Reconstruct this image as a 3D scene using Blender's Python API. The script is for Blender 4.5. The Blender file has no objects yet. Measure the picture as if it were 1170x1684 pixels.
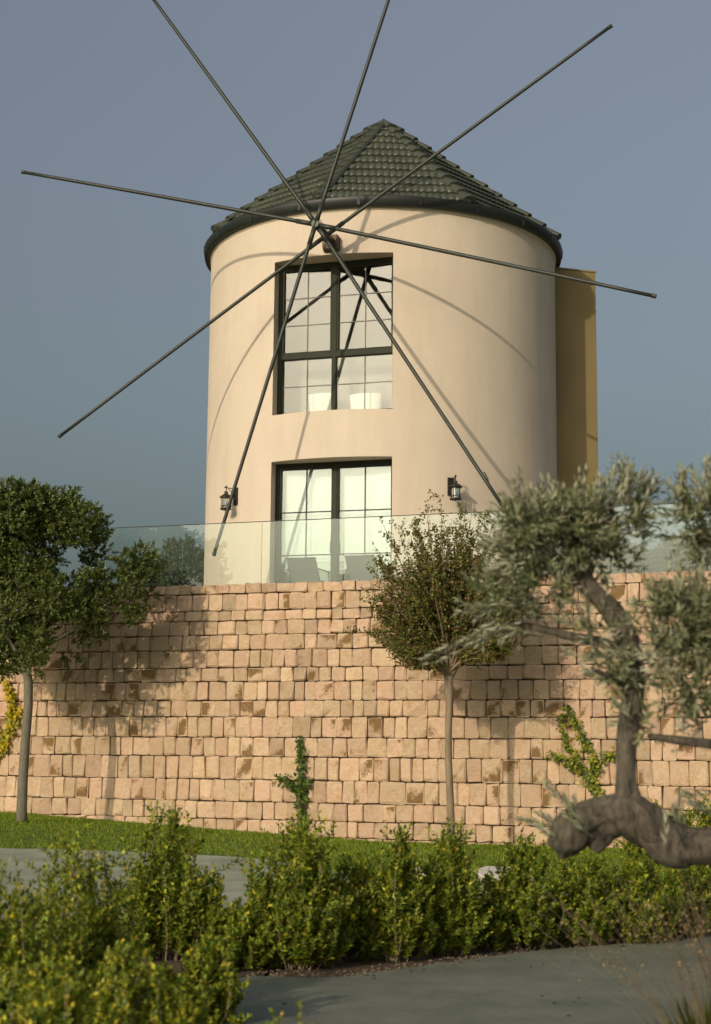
import bpy, math, random
import numpy as np
from mathutils import Vector, Matrix, noise as mnoise

random.seed(7)
rng = np.random.default_rng(7)
PI = math.pi
SC = bpy.context.scene
COL = SC.collection

# ------------------------------------------------------------------ camera
EYE = 1.5
F_PX, PITCH, ROLL = 2592.6, 0.1517, 0.009
cd = bpy.data.cameras.new('camera')
cam = bpy.data.objects.new('camera', cd)
COL.objects.link(cam)
cam.matrix_world = Matrix.Translation((0, 0, EYE)) @ Matrix.Rotation(PI/2 + PITCH, 4, 'X') @ Matrix.Rotation(ROLL, 4, 'Z')
cd.sensor_fit = 'VERTICAL'
cd.sensor_height = 24
cd.lens = 24*F_PX/1684
cd.clip_start = 0.1
cd.clip_end = 3000
cd.dof.use_dof = True
cd.dof.focus_distance = 27.0
cd.dof.aperture_fstop = 2.2
SC.camera = cam

# ------------------------------------------------------------------ world, sun, exposure
SUN_AZ, SUN_EL = math.radians(-32.6), math.radians(20.05)
SUN = Vector((math.sin(SUN_AZ)*math.cos(SUN_EL), -math.cos(SUN_AZ)*math.cos(SUN_EL), math.sin(SUN_EL)))
w = bpy.data.worlds.new('World')
SC.world = w
w.use_nodes = True
nt = w.node_tree
nt.nodes.clear()
sky = nt.nodes.new('ShaderNodeTexSky')
sky.sky_type = 'NISHITA'
sky.sun_disc = False
sky.sun_elevation = SUN_EL
sky.sun_rotation = math.atan2(SUN.x, SUN.y)
sky.air_density = 1.0
sky.dust_density = 6.0
sky.ozone_density = 2.0
tint = nt.nodes.new('ShaderNodeMix')
tint.data_type = 'RGBA'
tint.blend_type = 'MULTIPLY'
tint.inputs['Factor'].default_value = 1
hs = nt.nodes.new('ShaderNodeHueSaturation')
hs.inputs['Saturation'].default_value = 0.62
bg = nt.nodes.new('ShaderNodeBackground')
bg.inputs['Strength'].default_value = 0.130
wo = nt.nodes.new('ShaderNodeOutputWorld')
nt.links.new(sky.outputs[0], hs.inputs['Color'])
nt.links.new(hs.outputs[0], tint.inputs[6])
tc = nt.nodes.new('ShaderNodeTexCoord')
sx_ = nt.nodes.new('ShaderNodeSeparateXYZ')
nt.links.new(tc.outputs['Generated'], sx_.inputs[0])
hz = nt.nodes.new('ShaderNodeValToRGB')               # haze layer thins with elevation
hz.color_ramp.elements[0].position = 0.05
hz.color_ramp.elements[0].color = (0.53, 0.60, 0.545, 1)
hz.color_ramp.elements[1].position = 0.50
hz.color_ramp.elements[1].color = (0.985, 0.95, 0.93, 1)
nt.links.new(sx_.outputs['Z'], hz.inputs['Fac'])
nt.links.new(hz.outputs[0], tint.inputs[7])
nt.links.new(tint.outputs[2], bg.inputs['Color'])
nt.links.new(bg.outputs[0], wo.inputs['Surface'])
sd = bpy.data.lights.new('sun', 'SUN')
sd.energy = 2.5
sd.angle = math.radians(0.6)
sd.color = (1.0, 0.84, 0.64)
sun = bpy.data.objects.new('sun', sd)
COL.objects.link(sun)
sun.rotation_euler = SUN.to_track_quat('Z', 'Y').to_euler()
sun.location = (-10, -10, 20)
SC.view_settings.view_transform = 'Standard'
SC.view_settings.look = 'None'
SC.view_settings.exposure = 0.0
SC.view_settings.gamma = 1
SC.view_settings.use_curve_mapping = False
SC.cycles.max_bounces = 6
SC.cycles.transparent_max_bounces = 12

# ------------------------------------------------------------------ measuring helpers
FW = Vector((0, math.cos(PITCH), math.sin(PITCH)))
UP = Vector((0, -math.sin(PITCH), math.cos(PITCH)))
O = Vector((0, 0, EYE))
def ray(x, y):
    X, Y = x - 585, y - 842
    X, Y = X*math.cos(ROLL) + Y*math.sin(ROLL), -X*math.sin(ROLL) + Y*math.cos(ROLL)
    return FW + Vector((X/F_PX, 0, 0)) - UP*(Y/F_PX)
def at(x, y, dep):
    d = ray(x, y)
    return O + d*(dep/d.y)
TL, TA = 34.0, 0.0164
TC = Vector((TL*math.sin(TA), TL*math.cos(TA), 0))
TR = 0.1122*TL
def on_cyl(x, y, R=None):
    R = R or TR
    d = ray(x, y)
    A = d.x**2 + d.y**2
    B = -2*(d.x*TC.x + d.y*TC.y)
    K = TC.x**2 + TC.y**2 - R*R
    t = (-B - math.sqrt(max(B*B - 4*A*K, 0)))/(2*A)
    return O + d*t
W0, WA = 27.3, -0.356
WN = Vector((WA, -1, 0)).normalized()            # wall normal towards the camera
WT = Vector((1, WA, 0)).normalized()             # along the wall, to the right
WP = Vector((0, W0, 0))
def on_plane(x, y, P, N):
    d = ray(x, y)
    return O + d*((P - O).dot(N)/d.dot(N))
def on_wall(x, y): return on_plane(x, y, WP, WN)
def sstep(a, b, x):
    t = min(max((x - a)/(b - a), 0), 1)
    return t*t*(3 - 2*t)
def tz(x, y):
    return 0.05*min(max(0.3 - x, 0), 9)*sstep(18, 27, y)*(1 - sstep(40, 60, y))
def on_ground(x, y):
    d = ray(x, y)
    t = 5.0
    for _ in range(60):
        P = O + d*t
        t += (P.z - tz(P.x, P.y))/max(-d.z, 1e-4)*0.7
    return O + d*t

# ------------------------------------------------------------------ object helpers
def link(o):
    COL.objects.link(o)
    return o
def tag(o, label=None, cat=None, group=None, kind=None):
    if label: o['label'] = label
    if cat: o['category'] = cat
    if group: o['group'] = group
    if kind: o['kind'] = kind
    return o
def thing(name, label, cat, loc=(0, 0, 0), rz=0, group=None):
    o = bpy.data.objects.new(name, None)
    link(o)
    o.empty_display_size = 0.2
    o.location = loc
    o.rotation_euler = (0, 0, rz)
    return tag(o, label, cat, group)
class MB:
    def __init__(s): s.v = []; s.f = []; s.sm = []; s.c = []
    def add(s, vs, fs, smooth=False, col=None):
        b = len(s.v)
        s.v += [tuple(v) for v in vs]
        s.f += [tuple(i + b for i in f) for f in fs]
        s.sm += [smooth]*len(fs)
        s.c += ([col]*len(vs) if not isinstance(col, list) else col)
    def box(s, c, u, v, w_, a, b, d, bev=0.0):
        c = Vector(c); u = Vector(u).normalized()*a/2; v = Vector(v).normalized()*b/2; w_ = Vector(w_).normalized()*d/2
        P = [c + u*i + v*j + w_*k for k in (-1, 1) for j in (-1, 1) for i in (-1, 1)]
        s.add(P, [(0, 2, 3, 1), (4, 5, 7, 6), (0, 1, 5, 4), (2, 6, 7, 3), (0, 4, 6, 2), (1, 3, 7, 5)])
    def tube(s, pts, rad, n=8, cap=True, noise=0.0, smooth=True, seed=0):
        pts = [Vector(p) for p in pts]
        if not hasattr(rad, '__len__'): rad = [rad]*len(pts)
        up = Vector((0.3, 0.5, 0.81))
        vs = []
        r_ = random.Random(seed)
        t0 = (pts[1] - pts[0]).normalized()
        a = t0.cross(up).normalized()
        for i, p in enumerate(pts):
            t = (pts[min(i + 1, len(pts) - 1)] - pts[max(i - 1, 0)]).normalized()
            a = (a - t*a.dot(t)).normalized()
            b = t.cross(a)
            for k in range(n):
                th = 2*PI*k/n
                rr = rad[i]
                if noise:
                    dr = (a*math.cos(th) + b*math.sin(th))
                    arc = sum((pts[q+1] - pts[q]).length for q in range(i))
                    g_ = mnoise.noise(Vector((math.cos(th)*1.5 + seed*3.1, math.sin(th)*1.5, arc*.35/max(max(rad), .02))))*1.3
                    g2 = mnoise.noise(Vector((math.cos(th)*4, math.sin(th)*4 + seed, arc*.9/max(max(rad), .02))))
                    rr *= 1 + noise*(2.0*g_ + 1.4*g2 + 0.5*math.sin(4*th + i*0.12))
                vs.append(p + (a*math.cos(th) + b*math.sin(th))*rr)
        fs = [(i*n + k, i*n + (k + 1) % n, (i + 1)*n + (k + 1) % n, (i + 1)*n + k) for i in range(len(pts) - 1) for k in range(n)]
        if cap:
            fs += [tuple(range(n))[::-1], tuple((len(pts) - 1)*n + k for k in range(n))]
        s.add(vs, fs, smooth)
    def lathe(s, c, prof, n=16, smooth=True):
        c = Vector(c)
        vs = [c + Vector((r*math.cos(2*PI*k/n), r*math.sin(2*PI*k/n), z)) for r, z in prof for k in range(n)]
        fs = [(i*n + k, i*n + (k + 1) % n, (i + 1)*n + (k + 1) % n, (i + 1)*n + k) for i in range(len(prof) - 1) for k in range(n)]
        s.add(vs, fs, smooth)
    def mesh(s, name, mat, off=None):
        me = bpy.data.meshes.new(name)
        v = s.v
        if off is not None:
            v = [(p[0] - off[0], p[1] - off[1], p[2] - off[2]) for p in v]
        me.from_pydata(v, [], s.f)
        if mat: me.materials.append(mat)
        me.polygons.foreach_set('use_smooth', s.sm)
        if any(c is not None for c in s.c):
            ca = me.color_attributes.new('Col', 'FLOAT_COLOR', 'POINT')
            ca.data.foreach_set('color', np.array([c if c is not None else (0, 0, 0, 1) for c in s.c], np.float32).ravel())
        me.update()
        return me
    def build(s, name, mat, parent=None, off=None, bevel=0):
        o = bpy.data.objects.new(name, s.mesh(name, mat, off))
        link(o)
        if off is not None: o.location = off
        if parent:
            o.parent = parent
            if off is not None: o.location = Vector(off)
        if bevel:
            m = o.modifiers.new('bevel', 'BEVEL'); m.width = bevel; m.segments = 2; m.limit_method = 'ANGLE'
        return o

# ------------------------------------------------------------------ materials
def mat(name, base=(0.5, 0.5, 0.5), rough=0.6, metal=0.0):
    m = bpy.data.materials.new(name)
    m.use_nodes = True
    b = m.node_tree.nodes['Principled BSDF']
    b.inputs['Base Color'].default_value = (*base, 1)
    b.inputs['Roughness'].default_value = rough
    b.inputs['Metallic'].default_value = metal
    return m, m.node_tree, b
def N(t, kind, **kw):
    n = t.nodes.new(kind)
    for k, v in kw.items():
        if k in n.inputs: n.inputs[k].default_value = v
        else: setattr(n, k, v)
    return n
def noise(t, vec, scale, detail=4, rough=0.55):
    n = N(t, 'ShaderNodeTexNoise', Scale=scale, Detail=detail, Roughness=rough)
    if vec is not None: t.links.new(vec, n.inputs['Vector'])
    return n.outputs['Fac']
def ramp(t, fac, stops):
    r = t.nodes.new('ShaderNodeValToRGB')
    e = r.color_ramp.elements
    while len(e) < len(stops): e.new(0.5)
    for i, (p, c) in enumerate(stops):
        e[i].position = p
        e[i].color = (*c, 1) if hasattr(c, '__len__') else (c, c, c, 1)
    t.links.new(fac, r.inputs['Fac'])
    return r.outputs['Color']
def mix(t, fac, a, b, mode='MIX'):
    n = t.nodes.new('ShaderNodeMix')
    n.data_type = 'RGBA'; n.blend_type = mode
    for s, v in ((n.inputs[0], fac), (n.inputs[6], a), (n.inputs[7], b)):
        if hasattr(v, 'links'): t.links.new(v, s)
        elif hasattr(v, '__len__'): s.default_value = (*v, 1)
        else: s.default_value = v
    return n.outputs[2]
def bump(t, b, h, strength=0.3, dist=0.01):
    n = N(t, 'ShaderNodeBump', Strength=strength, Distance=dist)
    t.links.new(h, n.inputs['Height'])
    t.links.new(n.outputs[0], b.inputs['Normal'])
def wpos(t): return t.nodes.new('ShaderNodeNewGeometry').outputs['Position']

def simple(name, base, rough=0.5, metal=0.0, var=0.15, scale=6, bstr=0.0, bscale=60):
    m, t, b = mat(name, base, rough, metal)
    p = wpos(t)
    n = noise(t, p, scale)
    lo = tuple(c*(1 - var) for c in base); hi = tuple(min(c*(1 + var), 1) for c in base)
    t.links.new(ramp(t, n, [(0.3, lo), (0.7, hi)]), b.inputs['Base Color'])
    if bstr: bump(t, b, noise(t, p, bscale, 6), bstr)
    return m

M = {}
# cream plaster, faint trowel clouds and weather streaks
m, t, b = mat('plaster', rough=0.9)
p = wpos(t)
mp = N(t, 'ShaderNodeMapping'); mp.inputs['Scale'].default_value = (2.2, 2.2, 0.35); t.links.new(p, mp.inputs['Vector'])
c = ramp(t, noise(t, p, 0.7, 6, 0.6), [(0.3, (0.575, 0.485, 0.375)), (0.7, (0.625, 0.53, 0.41))])
c = mix(t, ramp(t, noise(t, mp.outputs[0], 1.6, 5, 0.6), [(0.42, 0.0), (0.8, 0.38)]), c, (0.47, 0.385, 0.28))
c = mix(t, ramp(t, noise(t, p, 3.5, 8, 0.7), [(0.50, 0.0), (0.8, 0.30)]), c, (0.66, 0.60, 0.48))
t.links.new(c, b.inputs['Base Color'])
bump(t, b, noise(t, p, 45, 8, 0.7), 0.35, 0.012)
M['plaster'] = m
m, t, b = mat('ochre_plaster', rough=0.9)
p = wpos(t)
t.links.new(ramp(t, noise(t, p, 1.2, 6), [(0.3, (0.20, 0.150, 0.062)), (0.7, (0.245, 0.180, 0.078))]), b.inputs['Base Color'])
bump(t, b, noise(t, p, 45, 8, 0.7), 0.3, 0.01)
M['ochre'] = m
# limestone; Col = (tone, brown stain, hue)
m, t, b = mat('limestone', rough=0.88)
p = wpos(t)
vc = t.nodes.new('ShaderNodeVertexColor'); vc.layer_name = 'Col'
sep = t.nodes.new('ShaderNodeSeparateColor'); t.links.new(vc.outputs[0], sep.inputs[0])
c = mix(t, sep.outputs[2], (0.63, 0.415, 0.275), (0.57, 0.42, 0.25))
n1 = noise(t, p, 11, 9, 0.75)
c = mix(t, ramp(t, n1, [(0.45, 0.0), (0.62, 0.6)]), c, (0.70, 0.54, 0.40))
n3 = noise(t, p, 6.0, 8, 0.7)
c = mix(t, ramp(t, n3, [(0.54, 0.0), (0.68, 0.7)]), c, (0.52, 0.29, 0.115))
c2 = mix(t, 1.0, c, (1, 1, 1), 'MULTIPLY')
bc = t.nodes.new('ShaderNodeVectorMath'); bc.operation = 'SCALE'
t.links.new(c2, bc.inputs[0]); t.links.new(sep.outputs[0], bc.inputs['Scale'])
n2 = noise(t, p, 10, 9, 0.78)
mm = N(t, 'ShaderNodeMath', operation='MULTIPLY'); t.links.new(n2, mm.inputs[0]); t.links.new(sep.outputs[1], mm.inputs[1])
st = ramp(t, mm.outputs[0], [(0.27, 0.0), (0.36, 0.9)])
c = mix(t, st, bc.outputs[0], (0.20, 0.11, 0.028))
t.links.new(c, b.inputs['Base Color'])
bump(t, b, noise(t, p, 17, 8, 0.78), 1.0, 0.05)
M['stone'] = m
M['joint'] = simple('mortar_joint', (0.10, 0.078, 0.048), 0.95, var=0.3, scale=8, bstr=0.4)
M['metal'] = simple('dark_green_metal', (0.027, 0.032, 0.022), 0.5, 0.1, 0.2, 3, 0.05)
M['frame'] = simple('window_frame_paint', (0.040, 0.045, 0.032), 0.7, 0.0, 0.12, 5)
M['frame'].node_tree.nodes['Principled BSDF'].inputs['Specular IOR Level'].default_value = 0.12
M['gutter'] = simple('gutter_metal', (0.018, 0.022, 0.019), 0.5, 0.1, 0.25, 2, 0.04, 8)
M['lantern'] = simple('black_lantern_metal', (0.022, 0.019, 0.015), 0.5, 0.2, 0.2, 20)
M['bearing'] = simple('rusty_bearing_steel', (0.095, 0.07, 0.045), 0.6, 0.4, 0.4, 30, 0.3)
M['muntin_light'] = simple('grey_glazing_bar', (0.26, 0.25, 0.22), 0.8, 0, 0.05, 5)
M['muntin_dark'] = simple('dark_glazing_bar', (0.035, 0.038, 0.03), 0.8, 0, 0.05, 5)
M['blind'] = simple('white_blind_fabric', (0.50, 0.55, 0.58), 0.9, 0, 0.04, 3)
M['curtain'] = simple('pale_room_wall', (0.27, 0.25, 0.225), 0.9, 0, 0.10, 1.2)
M['room'] = simple('interior_paint', (0.35, 0.31, 0.27), 0.9, 0, 0.05, 2)
M['white_cloth'] = simple('white_upholstery', (0.85, 0.85, 0.82), 0.85, 0, 0.03, 3)
M['sling'] = simple('grey_sling_mesh', (0.10, 0.105, 0.09), 0.7, 0, 0.1, 40)
M['chair_frame'] = simple('chair_frame_aluminium', (0.12, 0.12, 0.11), 0.4, 0.5, 0.1, 10)
M['terrace'] = simple('terrace_paving', (0.42, 0.38, 0.32), 0.8, 0, 0.1, 2, 0.1)
# roof tile: glazed dark grey green with lichen
m, t, b = mat('roof_tile', rough=0.45)
p = wpos(t)
c = ramp(t, noise(t, p, 1.6, 6, 0.6), [(0.3, (0.036, 0.044, 0.028)), (0.7, (0.072, 0.080, 0.054))])
c = mix(t, ramp(t, noise(t, p, 14, 6, 0.7), [(0.55, 0.0), (0.72, 0.5)]), c, (0.17, 0.165, 0.11))
t.links.new(c, b.inputs['Base Color'])
bump(t, b, noise(t, p, 40, 5), 0.25, 0.01)
M['tile'] = m
# window glass
def glassmat(name, refl, tr, rough=0.0, gt=(0.95, 0.97, 0.95)):
    m = bpy.data.materials.new(name); m.use_nodes = True
    t = m.node_tree; t.nodes.clear()
    out = t.nodes.new('ShaderNodeOutputMaterial')
    tr_ = N(t, 'ShaderNodeBsdfTransparent'); tr_.inputs[0].default_value = (*tr, 1)
    gl = N(t, 'ShaderNodeBsdfGlossy', Roughness=rough); gl.inputs[0].default_value = (*gt, 1)
    lw = N(t, 'ShaderNodeFresnel', IOR=1.5)
    ad = N(t, 'ShaderNodeMath', operation='ADD'); ad.inputs[1].default_value = refl
    t.links.new(lw.outputs[0], ad.inputs[0])
    mx = t.nodes.new('ShaderNodeMixShader')
    t.links.new(ad.outputs[0], mx.inputs[0]); t.links.new(tr_.outputs[0], mx.inputs[1]); t.links.new(gl.outputs[0], mx.inputs[2])
    t.links.new(mx.outputs[0], out.inputs[0])
    return m
M['pane_up'] = glassmat('coated_window_glass', 0.03, (0.66, 0.67, 0.64), 0.0, (0.72, 0.70, 0.67))
M['pane_mid'] = glassmat('sash_glass', 0.02, (0.88, 0.90, 0.88), 0.0, (0.72, 0.70, 0.67))
M['pane_low'] = glassmat('clear_window_glass', 0.03, (0.90, 0.92, 0.89))
# balustrade glass: slightly dusty, green edge
m = bpy.data.materials.new('balustrade_glass'); m.use_nodes = True
t = m.node_tree; t.nodes.clear()
out = t.nodes.new('ShaderNodeOutputMaterial')
a = N(t, 'ShaderNodeBsdfTransparent'); a.inputs[0].default_value = (0.91, 0.945, 0.92, 1)
d = N(t, 'ShaderNodeBsdfDiffuse'); d.inputs[0].default_value = (0.55, 0.66, 0.58, 1)
g = N(t, 'ShaderNodeBsdfGlossy', Roughness=0.02)
m1 = t.nodes.new('ShaderNodeMixShader'); m2 = t.nodes.new('ShaderNodeMixShader')
dn = ramp(t, noise(t, wpos(t), 1.3, 5, 0.6), [(0.3, 0.025), (0.75, 0.055)])
t.links.new(dn, m1.inputs[0])
fr = N(t, 'ShaderNodeFresnel', IOR=1.5)
t.links.new(a.outputs[0], m1.inputs[1]); t.links.new(d.outputs[0], m1.inputs[2])
t.links.new(fr.outputs[0], m2.inputs[0]); t.links.new(m1.outputs[0], m2.inputs[1]); t.links.new(g.outputs[0], m2.inputs[2])
t.links.new(m2.outputs[0], out.inputs[0])
M['bal_glass'] = m
M['lamp_glass'] = glassmat('lantern_glass', 0.12, (0.85, 0.88, 0.84), 0.05)
# foliage, colours by leaf
def leafmat(name, trans=0.35, rough=0.45, back=None, spec=0.3):
    m, t, b = mat(name, rough=rough)
    b.inputs['Specular IOR Level'].default_value = spec
    vc = t.nodes.new('ShaderNodeVertexColor'); vc.layer_name = 'Col'
    c = vc.outputs[0]
    if back:
        gm = t.nodes.new('ShaderNodeNewGeometry')
        c = mix(t, gm.outputs['Backfacing'], c, back)
    t.links.new(c, b.inputs['Base Color'])
    tl = t.nodes.new('ShaderNodeBsdfTranslucent')
    t.links.new(mix(t, 1.0, c, (1.7, 1.7, 0.7), 'MULTIPLY'), tl.inputs[0])
    mx = t.nodes.new('ShaderNodeMixShader'); mx.inputs[0].default_value = trans
    t.links.new(b.outputs[0], mx.inputs[1]); t.links.new(tl.outputs[0], mx.inputs[2])
    t.links.new(mx.outputs[0], t.nodes['Material Output'].inputs[0])
    return m
M['leaf'] = leafmat('shrub_leaf')
M['leaf_gloss'] = leafmat('tree_leaf', 0.3, 0.35, None, 0.5)
M['olive'] = leafmat('olive_leaf', 0.15, 0.55, (0.36, 0.36, 0.26))
M['grass'] = leafmat('grass_blade', 0.4, 0.6)
def bark(name, c0, c1, sc=6):
    m, t, b = mat(name, rough=0.9)
    p = wpos(t)
    mp = N(t, 'ShaderNodeMapping'); mp.inputs['Scale'].default_value = (1, 1, 0.3); t.links.new(p, mp.inputs['Vector'])
    n = noise(t, mp.outputs[0], sc*4, 8, 0.7)
    t.links.new(ramp(t, n, [(0.3, c0), (0.7, c1)]), b.inputs['Base Color'])
    bump(t, b, n, 0.9, 0.02)
    return m
M['bark_grey'] = bark('grey_bark', (0.10, 0.09, 0.065), (0.20, 0.18, 0.13))
M['bark_olive'] = bark('olive_bark', (0.018, 0.015, 0.010), (0.165, 0.14, 0.10), 9)
M['bark_myrtle'] = bark('smooth_brown_bark', (0.15, 0.11, 0.07), (0.28, 0.22, 0.14), 3)
# ground materials
m, t, b = mat('earth', rough=0.95)
p = wpos(t)
t.links.new(ramp(t, noise(t, p, 3, 8, 0.7), [(0.3, (0.045, 0.028, 0.014)), (0.7, (0.12, 0.075, 0.04))]), b.inputs['Base Color'])
bump(t, b, noise(t, p, 30, 8, 0.7), 0.9, 0.03)
M['soil'] = m
m, t, b = mat('lawn_ground', rough=0.95)
p = wpos(t)
t.links.new(ramp(t, noise(t, p, 2, 8, 0.7), [(0.3, (0.06, 0.085, 0.012)), (0.7, (0.11, 0.15, 0.025))]), b.inputs['Base Color'])
bump(t, b, noise(t, p, 40, 6, 0.7), 0.8, 0.02)
M['lawn'] = m
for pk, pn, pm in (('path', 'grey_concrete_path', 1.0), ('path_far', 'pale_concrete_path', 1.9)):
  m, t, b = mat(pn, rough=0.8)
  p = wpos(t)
  c = ramp(t, noise(t, p, 1.1, 9, 0.68), [(0.3, (0.09*pm, 0.105*pm, 0.075*pm)), (0.7, (0.19*pm, 0.20*pm, 0.15*pm))])  # foreground shade and dapple painted into the colour as broad mottling
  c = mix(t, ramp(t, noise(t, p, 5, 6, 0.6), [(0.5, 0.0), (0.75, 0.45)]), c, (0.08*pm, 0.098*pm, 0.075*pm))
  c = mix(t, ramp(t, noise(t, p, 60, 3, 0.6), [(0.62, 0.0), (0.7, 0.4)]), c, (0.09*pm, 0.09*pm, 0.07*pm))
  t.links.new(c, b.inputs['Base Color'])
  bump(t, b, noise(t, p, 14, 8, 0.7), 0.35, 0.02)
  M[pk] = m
M['slab'] = simple('pale_stone_slab', (0.62, 0.57, 0.49), 0.8, 0, 0.12, 6, 0.3, 25)
M['pebble'] = simple('pebble', (0.14, 0.105, 0.07), 0.9, 0, 0.5, 20)

# ------------------------------------------------------------------ ground
def grid_sheet(name, xs, ys, zf, material, kind='structure'):
    nx, ny = len(xs), len(ys)
    vs = [(x, y, zf(x, y)) for y in ys for x in xs]
    fs = [(j*nx + i, j*nx + i + 1, (j + 1)*nx + i + 1, (j + 1)*nx + i) for j in range(ny - 1) for i in range(nx - 1)]
    mb = MB(); mb.add(vs, fs, True)
    o = mb.build(name, material)
    tag(o, kind=kind)
    return o
xs = [-900, -300, -100, -40, -20] + list(np.arange(-12, 12.01, 0.5)) + [20, 40, 100, 300, 900]
ys = [-900, -300, -100, -40, -20, -10] + list(np.arange(0, 40.01, 0.5)) + [60, 100, 300, 900]
tag(grid_sheet('ground', xs, ys, tz, M['lawn']), 'short green lawn at the foot of the stone wall')
def loft(name, A, B, material, dz, n=60, m_=14):
    """sheet between two ground polylines"""
    def rs(P, k):
        P = [Vector((q[0], q[1], 0)) for q in P]
        L = [0]
        for i in range(1, len(P)): L.append(L[-1] + (P[i] - P[i-1]).length)
        out = []
        for j in range(k):
            d = L[-1]*j/(k - 1)
            i = max(1, next((q for q in range(1, len(L)) if L[q] >= d - 1e-9), len(L) - 1))
            f = (d - L[i-1])/max(L[i] - L[i-1], 1e-9)
            out.append(P[i-1].lerp(P[i], f))
        return out
    a, b_ = rs(A, n), rs(B, n)
    vs = []
    for j in range(m_):
        for i in range(n):
            q = a[i].lerp(b_[i], j/(m_ - 1))
            vs.append((q.x, q.y, tz(q.x, q.y) + dz))
    fs = [(j*n + i, j*n + i + 1, (j + 1)*n + i + 1, (j + 1)*n + i) for j in range(m_ - 1) for i in range(n - 1)]
    mb = MB(); mb.add(vs, fs, True)
    o = mb.build(name, material)
    tag(o, kind='structure')
    return o
def G(x, y):
    q = on_ground(x, y); return (q.x, q.y)
# far path beyond the hedge
farA = [(-12, 25.2), G(0, 1398), G(110, 1399), G(345, 1409), G(425, 1414), G(520, 1430), G(640, 1452), G(900, 1462), (8, 18.0), (14, 17.0)]
farB = [(-12, 14.2), (-6, 14.0), (-3, 13.9), (0, 13.7), (3, 13.5), (8, 13.2), (14, 13.0)]
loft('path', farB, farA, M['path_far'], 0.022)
# near path in front of the hedge bed
nearB = [(-12, 4.5), (-6, 5.5), G(150, 2000), G(330, 1760), G(300, 1640), G(400, 1612), G(545, 1617), G(640, 1603), G(860, 1572), G(1000, 1560), G(1080, 1552), G(1140, 1528), G(1180, 1488), (4.6, 15.5), (9, 17)]
nearA = [(-30, -30), (-12, -34), (0, -34), (9, -32), (20, -20), (26, 2), (24, 12)]  # runs on unseen behind the camera, extended there to bounce light
loft('pavement', nearA, nearB, M['path'], 0.030, 90, 16)
# soil of the planting bed
bedA = [(-12, 14.3), (-6, 14.1), (0, 13.8), (3, 13.6), (8, 13.3)]
bedB = [(-12, 3.0), (-5, 3.5), G(330, 1780), G(300, 1630), G(545, 1612), G(860, 1567), G(1080, 1548), G(1190, 1480)]
loft('planting_bed', bedB, bedA, M['soil'], 0.012)

# ------------------------------------------------------------------ terrace and retaining wall
def z_on_wall(y, x=400): return on_wall(x, y).z
rows_px = [960.5, 976, 1004, 1021, 1044, 1069, 1098, 1121, 1152, 1179, 1212.6, 1244, 1282, 1318, 1347, 1374]
rows = [z_on_wall(y) for y in rows_px]
rows.append(-0.12)
WTOP = rows[0]
FLOOR = WTOP - 0.06
rw = thing('retaining_wall', 'long rough limestone block retaining wall carrying the terrace, lawn at its foot', 'wall', (0, W0, 0))
inv = Vector((0, W0, 0))
S0, S1 = -9.2, 8.6
def wpt(s, z, d=0.0):                       # s along wall, d out of the wall
    q = WP + WT*s + WN*d
    return Vector((q.x, q.y, z))
mb = MB()
mb.box(wpt((S0 + S1)/2, (WTOP - 0.05 - 0.4)/2, -0.32), WT, (0, 0, 1), WN, S1 - S0, WTOP - 0.05 + 0.4, 0.5)
mb.v = [tuple(Vector(v) - inv) for v in mb.v]
mb.build('wall_core', M['joint'], rw)
def stone_geo(s0, s1, z0, z1, col, rr, stain):
    """rough block: 4 x 4 domed front, 18 + 24 triangles"""
    n = 4
    vs = []; cs = []
    w_, h_ = s1 - s0, z1 - z0
    prot = rr.uniform(-0.004, 0.014)
    jit = lambda a: rr.uniform(-a, a)
    sx, sz = rr.uniform(-0.02, 0.02), rr.uniform(-0.02, 0.02)
    cor = [(jit(.008), jit(.008)) for _ in range(4)]
    smask = rr.choice([(1, 1), (1, 2), (2, 1), (2, 2)]); sm2 = rr.choice([(1, 1), (1, 2), (2, 1), (2, 2)])
    for j in range(n):
        for i in range(n):
            u, v = i/(n-1), j/(n-1)
            uu, vv = [0, .09, .91, 1][i], [0, .09, .91, 1][j]
            if 0 < i < 3: uu += jit(.05)
            if 0 < j < 3: vv += jit(.05)
            edge = i in (0, 3) or j in (0, 3)
            dd = (0.0 if edge else prot + 0.009) + (jit(.004) if edge else jit(.017)) + sx*(uu-.5) + sz*(vv-.5)
            ci = (0 if i < 2 else 1) + (0 if j < 2 else 2)
            x = s0 + uu*w_ + cor[ci][0]; z = z0 + vv*h_ + cor[ci][1]
            if i in (0, 3) and j in (0, 3):
                x += (.009 if i == 0 else -.009); z += (.009 if j == 0 else -.009)
            elif i in (0, 3): x += jit(.005)
            elif j in (0, 3): z += jit(.005)
            vs.append(wpt(x, z, dd))
            cs.append((col[0], stain*(1.0 if (i, j) == smask else (.72 if (i, j) == sm2 else (.42 if not edge else .12))), col[1], 1))
    fs = [(j*n + i, j*n + i + 1, (j+1)*n + i + 1, (j+1)*n + i) for j in range(n-1) for i in range(n-1)]
    per = [0, 1, 2, 3, 7, 11, 15, 14, 13, 12, 8, 4]
    b0 = len(vs)
    for k in per:
        q = vs[k] - WN*0.07; vs.append(q); cs.append((col[0]*.9, 0, col[1], 1))
    for k in range(12):
        k2 = (k+1) % 12
        fs.append((per[k], b0 + k, b0 + k2, per[k2]))
    return vs, fs, cs
stones = []
rs = random.Random(3)
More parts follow.
